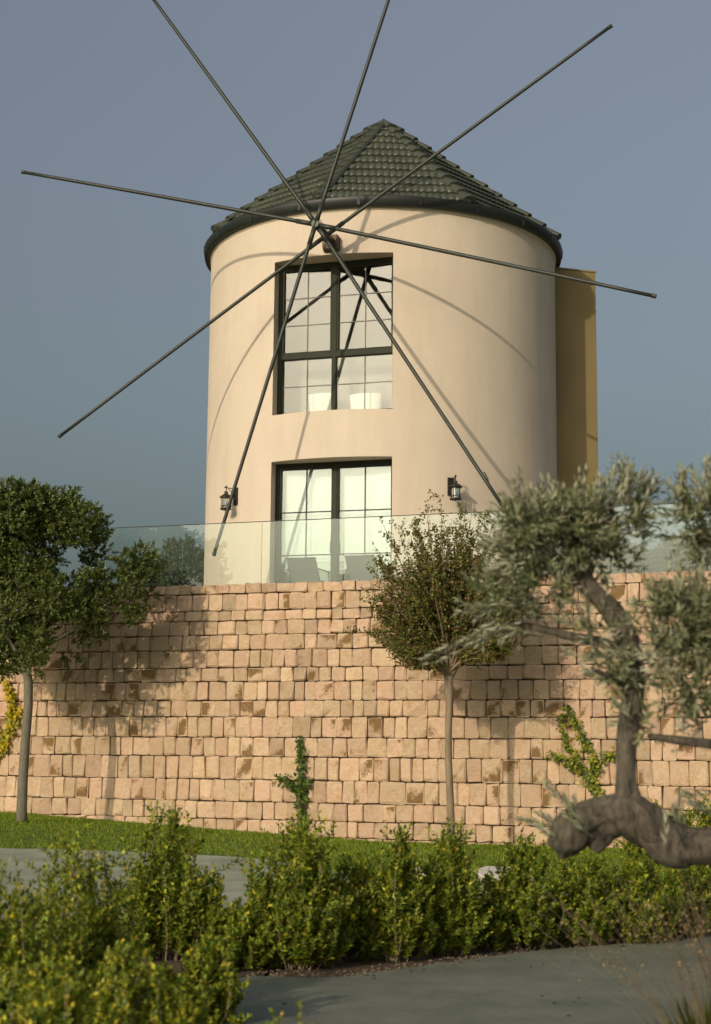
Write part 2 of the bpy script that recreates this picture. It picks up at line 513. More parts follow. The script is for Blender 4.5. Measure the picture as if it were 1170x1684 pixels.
for r_i in range(len(rows) - 1):
    z1, z0 = rows[r_i], rows[r_i + 1]
    s = S0 + rs.uniform(0, .2)
    hh = z1 - z0
    while s < S1:
        wd = rs.choice([rs.uniform(.19, .25), rs.uniform(.22, .29), rs.uniform(.25, .36)]) * (1.0 if hh > .28 else 1.1)
        if rs.random() < .05: wd *= 1.45
        g = rs.uniform(.003, .007)
        zb, zt = z0 + rs.uniform(.004, .012), z1 - rs.uniform(.003, .010)
        if r_i == 0: zt = z1 + rs.uniform(-.012, .01)
        tone = rs.gauss(1.0, .10)
        stain = 0
        q = rs.random()
        if q < .12: stain = rs.uniform(.85, 1.15)
        elif q < .30: stain = rs.uniform(.6, .8)
        stones.append((s + g, s + wd - g, zb, zt, (max(.78, min(1.18, tone)), rs.random()), stain))
        s += wd
# those that show largest, inside the frame, become parts of their own
def pxof(P):
    d = P - O; f = d.dot(FW)
    x, y = d.x/f*F_PX, -d.dot(UP)/f*F_PX
    return x*math.cos(ROLL) - y*math.sin(ROLL) + 585, x*math.sin(ROLL) + y*math.cos(ROLL) + 842
sc_ = []
for i, st_ in enumerate(stones):
    cpt = wpt((st_[0] + st_[1])/2, (st_[2] + st_[3])/2)
    X, Y = pxof(cpt)
    vis = 8 < X < 1162 and Y < 1378
    if X < 215 and Y < 1100: vis = False
    if 660 < X < 830 and Y < 1090: vis = False
    if X > 1070 and 960 < Y < 1170: vis = False
    sc_.append(((st_[1] - st_[0])*(st_[3] - st_[2])/cpt.y**2 if vis else 0, i))
big = set(i for a_, i in sorted(sc_, reverse=True)[:300])
rest = MB()
for i, st_ in enumerate(stones):
    vs, fs, cs = stone_geo(st_[0], st_[1], st_[2], st_[3], st_[4], rs, st_[5])
    if i in big:
        one = MB()
        cpt = wpt((st_[0] + st_[1])/2, (st_[2] + st_[3])/2)
        one.add([v - cpt for v in vs], fs, False, cs)
        o = bpy.data.objects.new('stone', one.mesh('stone', M['stone']))
        link(o); o.parent = rw; o.location = cpt - inv
    else:
        rest.add([v - inv for v in vs], fs, False, cs)
tag(rest.build('stone_courses', M['stone'], rw), kind='stuff')
# terrace slab
tb = MB()
A0, A1 = wpt(S0 + 3.2, 0, -0.57), wpt(S1, 0, -0.57)
B1, B0 = Vector((16, 44, 0)), Vector((-5.5, 44, 0))
poly = [A0, A1, B1, B0]
tb.add([Vector((q.x, q.y, FLOOR)) for q in poly] + [Vector((q.x, q.y, -0.3)) for q in poly],
       [(0, 1, 2, 3), (0, 3, 7, 4), (1, 5, 6, 2), (3, 2, 6, 7), (0, 4, 5, 1), (4, 7, 6, 5)])
tag(tb.build('terrace', M['terrace']), kind='structure')

# ------------------------------------------------------------------ glass balustrade
bal = thing('glass_balustrade', 'frameless clear glass balustrade along the top edge of the stone wall', 'railing', (0, W0, 0))
BD = -0.16
zt_ = on_plane(440, 858, WP - WN*0.16, WN).z
edge = [on_plane(x, 860, WP - WN*0.16, WN) for x in (175, 301, 435, 566)]
sv = [(e - WP).dot(WT) for e in edge]
step = (sv[3] - sv[1])/2
sv = [sv[0]] + [sv[1] + step*k for k in range(0, 9)]
for k in range(len(sv) - 1):
    a_, b_ = sv[k] + .008, sv[k+1] - .008
    g = MB(); c_ = wpt((a_ + b_)/2, (WTOP - .03 + zt_)/2, BD)
    g.box((0, 0, 0), WT, (0, 0, 1), WN, b_ - a_, zt_ - WTOP + .03, 0.012)
    o = g.build('glass_panel', M['bal_glass'], bal); o.location = c_ - inv
    g = MB(); g.box((0, 0, 0), WT, (0, 0, 1), WN, b_ - a_, .012, 0.016)
    o = g.build('edge_strip', M['frame'], bal); o.location = wpt((a_ + b_)/2, zt_ + .007, BD) - inv
    for q in (a_ + .25, b_ - .25):
        g = MB(); g.box((0, 0, 0), WT, (0, 0, 1), WN, .06, .07, .05)
        o = g.build('clamp', M['chair_frame'], bal); o.location = wpt(q, WTOP + .0, BD) - inv

# ------------------------------------------------------------------ windmill
wm = thing('windmill', 'round cream plastered windmill tower with a dark tiled roof and eight bare rods', 'windmill', (TC.x, TC.y, FLOOR))
WO = Vector((TC.x, TC.y, FLOOR))
def az_of(P): return math.atan2(P.x - TC.x, -(P.y - TC.y))
azL, azR = az_of(on_cyl(452, 434)), az_of(on_cyl(646.8, 413))
azL2, azR2 = az_of(on_cyl(446.4, 760)), az_of(on_cyl(645.4, 750))
azL, azR = (azL + azL2)/2 + .001, (azR + azR2)/2
WY, PHI = (azL + azR)/2, (azR - azL)/2
zWT = (on_cyl(452, 434).z + on_cyl(646.8, 413).z)/2
zWB = (on_cyl(447.5, 684).z + on_cyl(645.5, 672).z)/2
zDT = (on_cyl(446.4, 760.5).z + on_cyl(645.4, 750).z)/2
ZTOP = 0.3184*TL + EYE + 0.05
RG = 0.1164*TL
ZG = 0.3167*TL + EYE
Wn = Vector((math.sin(WY), -math.cos(WY), 0)); Wt = Vector((math.cos(WY), math.sin(WY), 0))
HW = TR*math.sin(PHI)
DP = TR*math.cos(PHI) - 0.33                      # distance of the window plane from the axis
def cylp(a_, z, R=TR): return Vector((TC.x + R*math.sin(a_), TC.y - R*math.cos(a_), z))
def winp(s, z, d=0.0): return Vector((TC.x, TC.y, 0)) + Wn*(DP + d) + Wt*s + Vector((0, 0, z))
def win_px(x, y):
    q = on_plane(x, y, winp(0, 8), Wn)
    return (q - winp(0, 8)).dot(Wt), q.z
mb = MB()
zl = [FLOOR - .3, FLOOR, zDT, zWB, zWT, ZTOP]
zs = []
for i in range(len(zl) - 1):
    n_ = max(1, int((zl[i+1] - zl[i])/.8)); zs += [zl[i] + (zl[i+1] - zl[i])*k/n_ for k in range(n_)]
zs.append(zl[-1])
NO, NR = 20, 140
azs = [azL + (azR - azL)*i/NO for i in range(NO + 1)] + [azR + (2*PI - 2*PHI)*i/NR for i in range(1, NR)]
na = len(azs)
vs = [cylp(a_, z) for z in zs for a_ in azs]
fs = []
for j in range(len(zs) - 1):
    zm = (zs[j] + zs[j+1])/2
    hole = (FLOOR < zm < zDT) or (zWB < zm < zWT)
    for i in range(na):
        if hole and i < NO: continue
        fs.append((j*na + i, j*na + (i+1) % na, (j+1)*na + (i+1) % na, (j+1)*na + i))
mb.add(vs, fs, True)
for (za, zb, sill) in ((FLOOR, zDT, False), (zWB, zWT, True)):
    for (a_, sg) in ((azL, -1), (azR, 1)):
        o1, o2 = cylp(a_, za), cylp(a_, zb)
        mb.add([o1, o2, winp(sg*HW, zb, -.12), winp(sg*HW, za, -.12)], [(0, 1, 2, 3)])
    for z in ((zb, za) if sill else (zb,)):
        v_ = []
        for i in range(NO + 1):
            a_ = azs[i]; v_.append(cylp(a_, z))
            v_.append(winp(TR*math.sin(a_ - WY), z, -.12))
        mb.add(v_, [(2*i, 2*i+1, 2*i+3, 2*i+2) for i in range(NO)])
mb.v = [tuple(Vector(v) - WO) for v in mb.v]
mb.build('wall', M['plaster'], wm)
# floor inside and dim rooms behind the openings
for (za, zb) in ((FLOOR - .02, zDT + .25), (zWB - .5, zWT + .25)):
    r_ = MB()
    hw, dd = HW + .45, 2.6
    P = [winp(-hw, za, -.14), winp(hw, za, -.14), winp(hw, za, -dd), winp(-hw, za, -dd)]
    Q = [p_ + Vector((0, 0, zb - za)) for p_ in P]
    r_.add(P + Q, [(0, 1, 2, 3), (4, 7, 6, 5), (1, 5, 6, 2), (2, 6, 7, 3), (3, 7, 4, 0)])
    r_.v = [tuple(Vector(v) - WO) for v in r_.v]
    r_.build('room', M['room'], wm)

def bar(name, s0, s1, z0, z1, d0, d1, material, parent, off):
    m_ = MB(); c_ = winp((s0+s1)/2, (z0+z1)/2, (d0+d1)/2)
    m_.box((0, 0, 0), Wt, (0, 0, 1), Wn, s1 - s0, z1 - z0, d1 - d0)
    o = m_.build(name, material, parent, None, 0.004 if (s1-s0 > .04 or z1-z0 > .04) and 'pane' not in name else 0)
    o.location = c_ - off
    return o
def window(za, zb, upper):
    fr = MB()
    a = .075
    for (s0, s1, z0, z1) in ((-HW, -HW + a, za, zb), (HW - a, HW, za, zb), (-HW + a, HW - a, zb - a*1.2, zb), (-HW + a, HW - a, za, za + a)):
        fr.box(winp((s0+s1)/2, (z0+z1)/2, 0), Wt, (0, 0, 1), Wn, s1 - s0 - .001, z1 - z0 - .001, .12)
    c_ = winp(0, (za+zb)/2)
    fr.v = [tuple(Vector(v) - c_) for v in fr.v]
    o = fr.build('window', M['frame'], wm, None, .005); o.location = c_ - WO
    off = c_
    L, R_ = -HW + a, HW - a
    sm, _ = win_px(551.5, 500 if upper else 850)
    Z0, Z1 = za + a, zb - a*1.2
    M_ = M['frame']
    def grid(s0, s1, z0, z1, rows_, pane, mun, mw, depth=-.02, sash=.045):
        for q in ((s0, s0 + sash, z0, z1), (s1 - sash, s1, z0, z1), (s0 + sash, s1 - sash, z1 - sash, z1), (s0 + sash, s1 - sash, z0, z0 + sash)):
            bar('sash', q[0] + .001, q[1] - .001, q[2] + .001, q[3] - .001, -.03, .035, M_, o, off)
        s0 += sash; s1 -= sash; z0 += sash; z1 -= sash
        zz = [z0 + (z1 - z0)*k/rows_ for k in range(rows_ + 1)]
        mid = (s0 + s1)/2
        pn = bar('pane', s0, s1, z0, z1, depth - .004, depth + .004, M[pane], o, off)
        bar('glazing_bar', mid - mw/2, mid + mw/2, z0, z1, depth + .006, depth + .024, M[mun], o, off)
        for z in zz[1:-1]:
            bar('glazing_bar', s0, mid - mw/2 - .001, z - mw/2, z + mw/2, depth + .007, depth + .022, M[mun], o, off)
            bar('glazing_bar', mid + mw/2 + .001, s1, z - mw/2, z + mw/2, depth + .007, depth + .022, M[mun], o, off)
    if upper:
        _, zt = win_px(552, 583)
        bar('transom', L, R_, zt - .05, zt + .05, -.05, .05, M_, o, off)
        bar('mullion', sm - .05, sm + .05, zt + .051, Z1, -.05, .05, M_, o, off)
        bar('mullion', sm - .04, sm + .04, Z0, zt - .051, -.05, .05, M_, o, off)
        for (s0, s1) in ((L, sm - .051), (sm + .051, R_)): grid(s0, s1, zt + .051, Z1, 3, 'pane_up', 'muntin_light', .018, sash=.04)
        for (s0, s1) in ((L, sm - .041), (sm + .041, R_)): grid(s0, s1, Z0, zt - .051, 2, 'pane_mid', 'muntin_light', .018, sash=.012)
    else:
        bar('mullion', sm - .045, sm + .045, Z0, Z1, -.05, .05, M_, o, off)
        for (s0, s1) in ((L, sm - .046), (sm + .046, R_)): grid(s0, s1, Z0, Z1, 3, 'pane_low', 'muntin_dark', .022, sash=.03)
        for q in (sm - .07, sm + .07): bar('handle', q - .012, q + .012, FLOOR + 1.0, FLOOR + 1.22, .05, .075, M['lantern'], o, off)
    return o, sm
wlow, smid = window(FLOOR, zDT, False)
tag(wlow, 'sliding glass door with dark frame and white blinds')
wup, _ = window(zWB, zWT, True)
tag(wup, 'tall upper window with dark frame')
# blinds: lower ones stop above the floor
_, zbl = win_px(500, 936)
for (s0, s1) in ((-HW + .13, smid - .06), (smid + .06, HW - .13)):
    o = bar('blind', s0, s1, zbl - .02, zDT - .06, -.175, -.17, M['blind'], wlow, winp(0, (FLOOR+zDT)/2))
# pale curtain wall behind the upper window
o = bar('curtain', -HW - .2, HW + .2, zWB - .2, zWT + .1, -.65, -.64, M['curtain'], wup, winp(0, (zWB+zWT)/2))
# two white tub seats seen low in the upper window
for k, (pa, pb) in enumerate(((499, 546), (566, 622))):
    sa, _ = win_px(pa, 640); sb, zt = win_px(pb, 641)
    cx_ = (sa + sb)/2; rr_ = (sb - sa)/2
    m_ = MB(); base = winp(cx_, zWB - .45, -.14 - .04 - rr_*.55)
    prof = [(0, .1), (rr_*.72, .1), (rr_*.8, .3), (rr_*1.0, zt - zWB + .42), (rr_*.97, zt - zWB + .45), (rr_*.86, zt - zWB + .44), (rr_*.8, .42), (0, .42)]
    vv = MB(); vv.lathe((0, 0, 0), prof, 28)
    vv.v = [(p_[0]*.99, p_[1]*.5, p_[2]) for p_ in vv.v]
    tbk = thing('tub_seat', ['white tub seat low behind the left side of the upper window', 'white tub seat low behind the right side of the upper window'][k], 'seat', base, WY, 'white seats inside the upper window')
    vv.build('shell', M['white_cloth'], tbk)
    cu = MB(); cu.lathe((0, 0, .43), [(rr_*.01, .0), (rr_*.74, 0), (rr_*.76, .06), (rr_*.6, .1), (.001, .1)], 24)
    cu.v = [(p_[0], p_[1]*.5, p_[2]) for p_ in cu.v]
    cu.build('cushion', M['white_cloth'], tbk)
    ft = MB(); ft.lathe((0, 0, 0), [(rr_*.5, 0), (rr_*.5, .1)], 16); ft.v = [(p_[0], p_[1]*.5, p_[2]) for p_ in ft.v]
    ft.build('foot', M['chair_frame'], tbk)

# gutter ring
g = MB()
prof = [(TR + .004, ZG + .035), (TR + .03, ZG + .015), (RG - .035, ZG - .005), (RG, ZG + .02), (RG + .02, ZG + .13), (RG + .032, ZG + .185), (RG + .02, ZG + .20),
        (RG - .01, ZG + .19), (RG - .02, ZG + .08), (TR - .1, ZG + .08)]
g.lathe((0, 0, 0), [(r, z - FLOOR) for r, z in prof], 160)
g.build('gutter', M['gutter'], wm)
# soffit band, little shadow gap at the head of the wall
g = MB()
g.lathe((0, 0, 0), [(TR + .003, ZG - .05 - FLOOR), (TR + .028, ZG - .04 - FLOOR), (TR + .028, ZG + .018 - FLOOR)], 160)
g.build('cornice', M['plaster'], wm)
# gutter joints
for k in range(10):
    a_ = math.radians(-80 + k*18)
    g = MB(); q = cylp(a_, ZG + .1, RG + .022)
    g.box((0, 0, 0), (math.cos(a_), math.sin(a_), 0), (math.sin(a_)*.1, -math.cos(a_)*.1, 1), (math.sin(a_), -math.cos(a_), 0), .05, .17, .02)
    o = g.build('gutter_joint', M['gutter'], wm); o.location = q - WO

# roof: eight sided, tiles in courses
APEX = at(630, 201, TL)
ZE = ZG + 0.17
RH = RG + 0.03
APZ = APEX.z - .03
rise = APZ - ZE
hip0 = math.radians(-20)
base_ = MB()
bv = [Vector((RH*.985*math.sin(hip0 + k*PI/4), -RH*.985*math.cos(hip0 + k*PI/4), ZE - .05 - FLOOR)) for k in range(8)] + [Vector((0, 0, APZ - .05 - FLOOR))]
base_.add(bv, [(k, (k+1) % 8, 8) for k in range(8)])
roof = base_.build('roof', M['tile'], wm)
def tile_mesh(w_=.285, l_=.49):
    m_ = MB(); n = 8; vs = []
    for (v, zz) in ((0, 0), (-l_, 0)):
        for i in range(n + 1):
            u = i/n; h = .024*abs(math.sin(u*2*PI))**.8 + .004
            vs.append(((u - .5)*w_, v, h + (0.052 if v == 0 else 0)))
    for i in range(n + 1):
        u = i/n; vs.append(((u - .5)*w_, 0.0, vs[i][2] - .052))
    fs = [(i, i+1, n+2+i, n+1+i) for i in range(n)] + [(2*(n+1)+i, 2*(n+1)+i+1, i+1, i) for i in range(n)]
    m_.add(vs, fs[:n], True); m_.v = m_.v[:]; m_.f += fs[n:]; m_.sm += [False]*n
    return m_
tmb = tile_mesh(); tm = tmb.mesh('tile', M['tile'])
far_tiles = MB()
RI = RH*math.cos(PI/8)
slope_len = math.hypot(RI, rise)
EXPO = .425
tr = random.Random(5)
vis_count = 0
for k in range(8):
    am = hip0 + (k + .5)*PI/4
    outv = Vector((math.sin(am), -math.cos(am), 0)); uv = Vector((math.cos(am), math.sin(am), 0))
    down = (outv*RI - Vector((0, 0, rise))).normalized()
    nrm = uv.cross(-down).normalized()
    if nrm.z < 0: nrm = -nrm
    apex = Vector((0, 0, APZ - FLOOR))
    am_n = (am + PI) % (2*PI) - PI
    ind = abs(am_n) < math.radians(100)
    nrow = int(slope_len/EXPO) + 1
    for r in range(nrow):
        v = slope_len - r*EXPO
        if v < .25: continue
        half = RH*math.sin(PI/8)*(v - .2)/slope_len
        nt_ = int(half*2/.28) + 1
        for i in range(nt_):
            u = (i - (nt_ - 1)/2)*.28 + (0.07 if r % 2 else -.07)*0
            if abs(u) > half + .05: continue
            pos = apex + down*(v + tr.uniform(-.008, .008)) + uv*u + nrm*(.005 + tr.uniform(0, .006))
            rot = Matrix((uv, down, nrm)).transposed().to_4x4() @ Matrix.Rotation(tr.uniform(-.015, .015), 4, 'Z')
            mt = Matrix.Translation(pos) @ rot
            if ind and vis_count < 300:
                o = bpy.data.objects.new('tile', tm); link(o); o.parent = roof
                o.matrix_local = mt; vis_count += 1
            else:
                far_tiles.add([mt @ Vector(v_) for v_ in tmb.v], tmb.f, False)
# ridge caps down each hip
cm = MB()
cv = []
for (y_, rr_, zz) in ((0, .120, .045), (-.50, .095, .0)):
    for i in range(9):
        th = PI*i/8; cv.append((rr_*math.cos(th)*1.15, y_, rr_*math.sin(th)*.8 + zz - .05))
cm.add(cv, [(i, i+1, 10+i, 9+i) for i in range(8)], True)
cm.add(cv[:9], [tuple(range(9))[::-1]], False)
capm = cm.mesh('ridge_cap', M['tile'])
hl = math.hypot(RH, rise)
for k in range(8):
    a_ = hip0 + k*PI/4
    outv = Vector((math.sin(a_), -math.cos(a_), 0)); down = (outv*RH - Vector((0, 0, rise))).normalized()
    side = Vector((math.cos(a_), math.sin(a_), 0)); nrm = side.cross(down); nrm = nrm if nrm.z > 0 else -nrm
    n_ = 12
    for i in range(n_):
        v = hl - .03 - i*(hl - .12)/n_
        pos = Vector((0, 0, APZ - FLOOR)) + down*v + nrm*.062
        o = bpy.data.objects.new('ridge_cap', capm); link(o); o.parent = roof
        o.matrix_local = Matrix.Translation(pos) @ Matrix((side, down, nrm)).transposed().to_4x4() @ Matrix.Rotation(tr.uniform(-.02, .02), 4, 'Z')
fi = MB(); fi.lathe((0, 0, APZ - FLOOR), [(.17, -.12), (.09, .02), (.03, .10), (.0, .12)], 12)
fi.build('finial_cap', M['tile'], roof)
if far_tiles.v: tag(far_tiles.build('tile_courses', M['tile'], roof), kind='stuff')

# rotor: axle, bearing, eight rods
AX = Vector((-0.29120557, -0.95632399, 0.02537199)).normalized()
BP = on_cyl(550, 402)
TIP = BP + AX*1.153
QP = BP + AX*1.153*(1 - .5427)
x_ = AX.cross(Vector((0, 0, 1))).normalized(); z_ = x_.cross(AX)
a = MB(); a.tube([BP - AX*.3 - WO, TIP + AX*.05 - WO], .072, 14, smooth=True)
a.build('axle', M['metal'], wm)
bb = MB(); bb.box(BP + AX*.06 - WO, x_, z_, AX, .24, .30, .24)
bb.build('bearing', M['bearing'], wm, None, .02)
bb = MB(); bb.tube([BP + AX*.18 - WO, BP + AX*.26 - WO], .115, 20, smooth=False)
bb.tube([BP + AX*.02 + x_*.1 - z_*.02 - WO, BP + AX*.02 + x_*.2 - z_*.02 - WO], .14, 18, smooth=False)
bb.build('bearing_collar', M['bearing'], wm)
for P0 in (TIP, QP):
    bb = MB(); bb.tube([P0 - AX*.07 - WO, P0 + AX*.07 - WO], .078, 12, smooth=False)
    bb.build('hub_clamp', M['metal'], wm)
rod_px = {'N': (640, 0), 'NE': (1003, 42), 'E': (1075, 484), 'SE': (832, 838), 'SSW': (354, 908), 'WSW': (100, 714), 'W': (40, 281), 'NW': (255, 0)}
for k, (px, py) in rod_px.items():
    P0 = QP if k in ('NE', 'WSW') else TIP
    E_ = on_plane(px, py, P0, AX)
    d = (E_ - P0).normalized(); L_ = (E_ - P0).length
    if k in ('N', 'NW'): L_ = 6.66
    shift = AX*{'N': .035, 'SSW': .035, 'W': 0, 'E': 0, 'NW': -.035, 'SE': -.035}.get(k, 0)
    m_ = MB()
    n_ = 10
    pts = []; rad = []
    for i in range(n_ + 1):
        f_ = i/n_
        pts.append(P0 + shift + d*L_*f_ - Vector((0, 0, 1))*0.03*f_*f_ - WO + Vector((0, 0, .0)))
        rad.append(.040 - .006*f_)
    m_.tube(pts, rad, 8, smooth=True)
    o = m_.build('rod', M['metal'], wm)
    # end plug
    m_ = MB(); e = pts[-1]; m_.tube([e - d*.03, e + d*.05], .041, 8, smooth=False); m_.build('end_cap', M['metal'], o)
    m_ = MB(); m_.tube([P0 + shift + d*.05 - WO, P0 + shift + d*.42 - WO], .048, 8, smooth=True); m_.build('socket', M['metal'], o)
# small hook on the lower right rod
h0 = on_cyl(806, 784) + Wn*.55; m_ = MB()
h1 = h0 + Vector((.10, 0, -.26))
m_.tube([h0 - WO, h0.lerp(h1, .5) + Vector((.02, 0, 0)) - WO, h1 - WO], .014, 6)
m_.build('tie_wire', M['metal'], wm)

# ------------------------------------------------------------------ stair block behind the tower
def blk(x): return Vector((x, 33.92 + .3*(x - 4.95), 0))
BNn = Vector((.3, -1, 0)).normalized(); BT = Vector((1, .3, 0)).normalized()
pr = on_plane(980.5, 500, blk(4.95), BNn)
zt1 = on_plane(978, 448.5, blk(4.95), BNn).z
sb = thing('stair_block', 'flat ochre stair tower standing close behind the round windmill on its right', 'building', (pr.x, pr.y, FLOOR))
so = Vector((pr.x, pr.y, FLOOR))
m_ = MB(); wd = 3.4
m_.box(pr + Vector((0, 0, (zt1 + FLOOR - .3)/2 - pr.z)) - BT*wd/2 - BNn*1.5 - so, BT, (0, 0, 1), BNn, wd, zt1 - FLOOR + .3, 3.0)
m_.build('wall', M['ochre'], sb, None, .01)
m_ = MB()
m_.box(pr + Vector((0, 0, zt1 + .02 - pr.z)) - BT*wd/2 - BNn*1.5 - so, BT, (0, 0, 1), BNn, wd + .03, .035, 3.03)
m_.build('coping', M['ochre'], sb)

# ------------------------------------------------------------------ lanterns
def lantern(px, py, label, shadow_side):
    Pw = on_cyl(px, py)
    a_ = az_of(Pw)
    root = thing('wall_lantern', label, 'lantern', Pw, a_, 'black lanterns beside the glass door')
    m_ = MB(); m_.box((0, -.016, .03), (1, 0, 0), (0, 0, 1), (0, 1, 0), .13, .36, .032); m_.build('back_plate', M['lantern'], root, None, .006)
    m_ = MB()
    m_.tube([(0, -.03, .17), (0, -.16, .185), (0, -.25, .185), (0, -.30, .185)], .010, 6)
    m_.tube([(0, -.03, .02), (0, -.07, .08), (0, -.14, .12), (0, -.2, .17)], .008, 6)
    m_.tube([(0, -.25, .185), (0, -.25, .09)], .010, 6)
    m_.lathe((0, -.25, .21), [(.0, .02), (.016, .012), (.02, 0), (.012, -.02)], 10)
    m_.build('bracket_arm', M['lantern'], root)
    m_ = MB(); m_.lathe((0, -.25, 0), [(0, .115), (.035, .105), (.045, .09), (.03, .07), (.04, .06), (.12, .005), (.135, -.012), (.132, -.022), (.09, -.012), (0, -.01)], 20)
    m_.build('cap', M['lantern'], root)
    m_ = MB(); m_.lathe((0, -.25, 0), [(.066, -.015), (.070, -.09), (.066, -.235)], 18); m_.build('glass_shade', M['lamp_glass'], root)
    for k in range(6):
        m_ = MB(); th = k*PI/3 + .2; x, y = .097*math.cos(th), .097*math.sin(th) - .25
        m_.tube([(x, y, -.01), (x, y, -.24)], .0065, 5); m_.build('cage_bar', M['lantern'], root)
    m_ = MB(); m_.lathe((0, -.25, 0), [(.100, -.185), (.106, -.185), (.106, -.197), (.100, -.197), (.100, -.185)], 20); m_.build('cage_ring', M['lantern'], root)
    m_ = MB(); m_.lathe((0, -.25, 0), [(0, -.235), (.11, -.235), (.118, -.248), (.11, -.268), (.05, -.272), (.02, -.29), (0, -.292)], 20); m_.build('base', M['lantern'], root)
    m_ = MB(); m_.lathe((0, -.25, 0), [(.014, -.235), (.014, -.17), (.028, -.14), (.022, -.1), (0, -.085)], 10); m_.build('bulb', M['blind'], root)
    return root
lantern(389, 819, 'black wall lantern left of the glass door, crossed by a long rod', 1)
lantern(741, 803, 'black wall lantern right of the glass door, above the reddish tree', -1)

# ------------------------------------------------------------------ terrace chairs
def chair(pxl, pyl, dep, label, rz):
    top = at(pxl, pyl, dep)
    root = thing('terrace_chair', label, 'chair', (top.x, top.y, FLOOR), rz, 'grey sling chairs on the terrace')
    Ht = top.z - FLOOR
    hw = .29
    # backrest leans back towards the camera (-y), seat towards the tower (+y)
    b0, b1 = Vector((0, .28, .30)), Vector((0, 0, Ht))
    up_ = (b1 - b0).normalized()
    m_ = MB(); m_.box((b0 + b1)/2 + up_*0, (1, 0, 0), up_, up_.cross(Vector((1, 0, 0))), 2*hw - .03, (b1 - b0).length, .008); m_.build('backrest', M['sling'], root)
    m_ = MB(); s0, s1 = Vector((0, .28, .30)), Vector((0, .78, .36)); m_.box((s0 + s1)/2, (1, 0, 0), s1 - s0, (s1 - s0).cross(Vector((1, 0, 0))), 2*hw - .03, (s1 - s0).length, .008); m_.build('seat', M['sling'], root)
    m_ = MB()
    for sx in (-hw, hw):
        m_.tube([(sx, 0, Ht), (sx, .28, .30), (sx, .78, .36)], .014, 6)
    m_.tube([(-hw, 0, Ht), (hw, 0, Ht)], .014, 6)
    m_.tube([(-hw, .78, .36), (hw, .78, .36)], .014, 6)
    m_.build('frame', M['chair_frame'], root)
    for sx in (-hw - .02, hw + .02):
        for (ya, yb, zt2) in ((.12, .02, .52), (.66, .74, .52)):
            m_ = MB(); m_.tube([(sx, ya, zt2), (sx, yb, 0)], .013, 6); m_.build('leg', M['chair_frame'], root)
        m_ = MB(); m_.box((sx, .4, .53), (1, 0, 0), (0, 1, 0), (0, 0, 1), .045, .62, .02); m_.build('armrest', M['chair_frame'], root, None, .004)
    return root
chair(495, 918, 29.6, 'grey sling chair behind the glass, left of the door mullion', math.radians(-20))
chair(592, 914, 29.4, 'grey sling chair behind the glass, right of the door mullion and beside the reddish tree', math.radians(-20))

# ------------------------------------------------------------------ foliage tools
def unit(v): return v/np.maximum(np.linalg.norm(v, axis=-1, keepdims=True), 1e-9)
def leaves(P, D, Nn, ln, wd, colr, name, material, parent=None, off=(0, 0, 0), fold=.25, bend=.15, kind=None):
    """diamond leaf, two triangles each side of the rib: P base, D direction, Nn normal"""
    n = len(P)
    D = unit(D); S = unit(np.cross(D, Nn)); Nn = unit(np.cross(S, D))
    ln = ln[:, None]; wd = wd[:, None]
    off = np.array(off)
    a = P - off
    l_ = P + D*ln*.45 - S*wd/2 + Nn*wd*fold - off
    tp = P + D*ln - Nn*ln*bend - off
    r_ = P + D*ln*.45 + S*wd/2 + Nn*wd*fold - off
    V = np.stack([a, r_, tp, l_], 1).reshape(-1, 3)
    me = bpy.data.meshes.new(name)
    me.vertices.add(4*n); me.vertices.foreach_set('co', V.astype(np.float32).ravel())
    idx = (np.arange(n)[:, None]*4 + np.array([0, 1, 2, 0, 2, 3])).astype(np.int32)
    me.loops.add(6*n); me.loops.foreach_set('vertex_index', idx.ravel())
    me.polygons.add(2*n); me.polygons.foreach_set('loop_start', np.arange(0, 6*n, 3, dtype=np.int32))
    ca = me.color_attributes.new('Col', 'FLOAT_COLOR', 'POINT')
    c4 = np.concatenate([np.clip(colr, 0, 1), np.ones((n, 1))], 1)
    ca.data.foreach_set('color', np.repeat(c4, 4, axis=0).astype(np.float32).ravel())
    me.materials.append(material)
    me.update(calc_edges=True)
    o = bpy.data.objects.new(name, me); link(o)
    if parent is not None: o.parent = parent
    if kind: o['kind'] = kind
    return o
def pal(n, cols, wts, jit=.18):
    cols = np.array(cols); wts = np.array(wts)/sum(wts)
    k = rng.choice(len(cols), n, p=wts)
    return cols[k]*(1 + jit*rng.standard_normal((n, 1)))*(1 + .06*rng.standard_normal((n, 3)))
def rdir(n):
    v = rng.standard_normal((n, 3)); return unit(v)
def shoots_to_leaves(P0, P1, curve, per, ln, ang=(.5, 1.1), whorl=True, t0=.1):
    """leaves set round shoots from P0 to P1"""
    n = len(P0)
    t = t0 + (1 - t0)*(np.arange(per)[None, :] + rng.random((n, per))*.6)/per
    ax = P1 - P0
    Q = P0[:, None] + ax[:, None]*t[..., None] + curve[:, None]*(t*(1 - t)*4)[..., None]
    axn = unit(ax)
    r1 = unit(np.cross(axn, rdir(n))); r2 = np.cross(axn, r1)
    ph = (np.arange(per)*2.4)[None, :] + rng.random((n, 1))*6.28 + rng.random((n, per))*.5
    rad = r1[:, None]*np.cos(ph)[..., None] + r2[:, None]*np.sin(ph)[..., None]
    an = rng.uniform(ang[0], ang[1], (n, per))*(1.15 - .55*t)
    D = axn[:, None]*np.cos(an)[..., None] + rad*np.sin(an)[..., None]
    Nn = axn[:, None]*np.sin(an)[..., None] - rad*np.cos(an)[..., None] + rng.standard_normal((n, per, 3))*.25
    L = ln*(1 - .35*t**3)*rng.uniform(.75, 1.2, (n, per))
    return Q.reshape(-1, 3), D.reshape(-1, 3), Nn.reshape(-1, 3), L.ravel(), t.ravel()

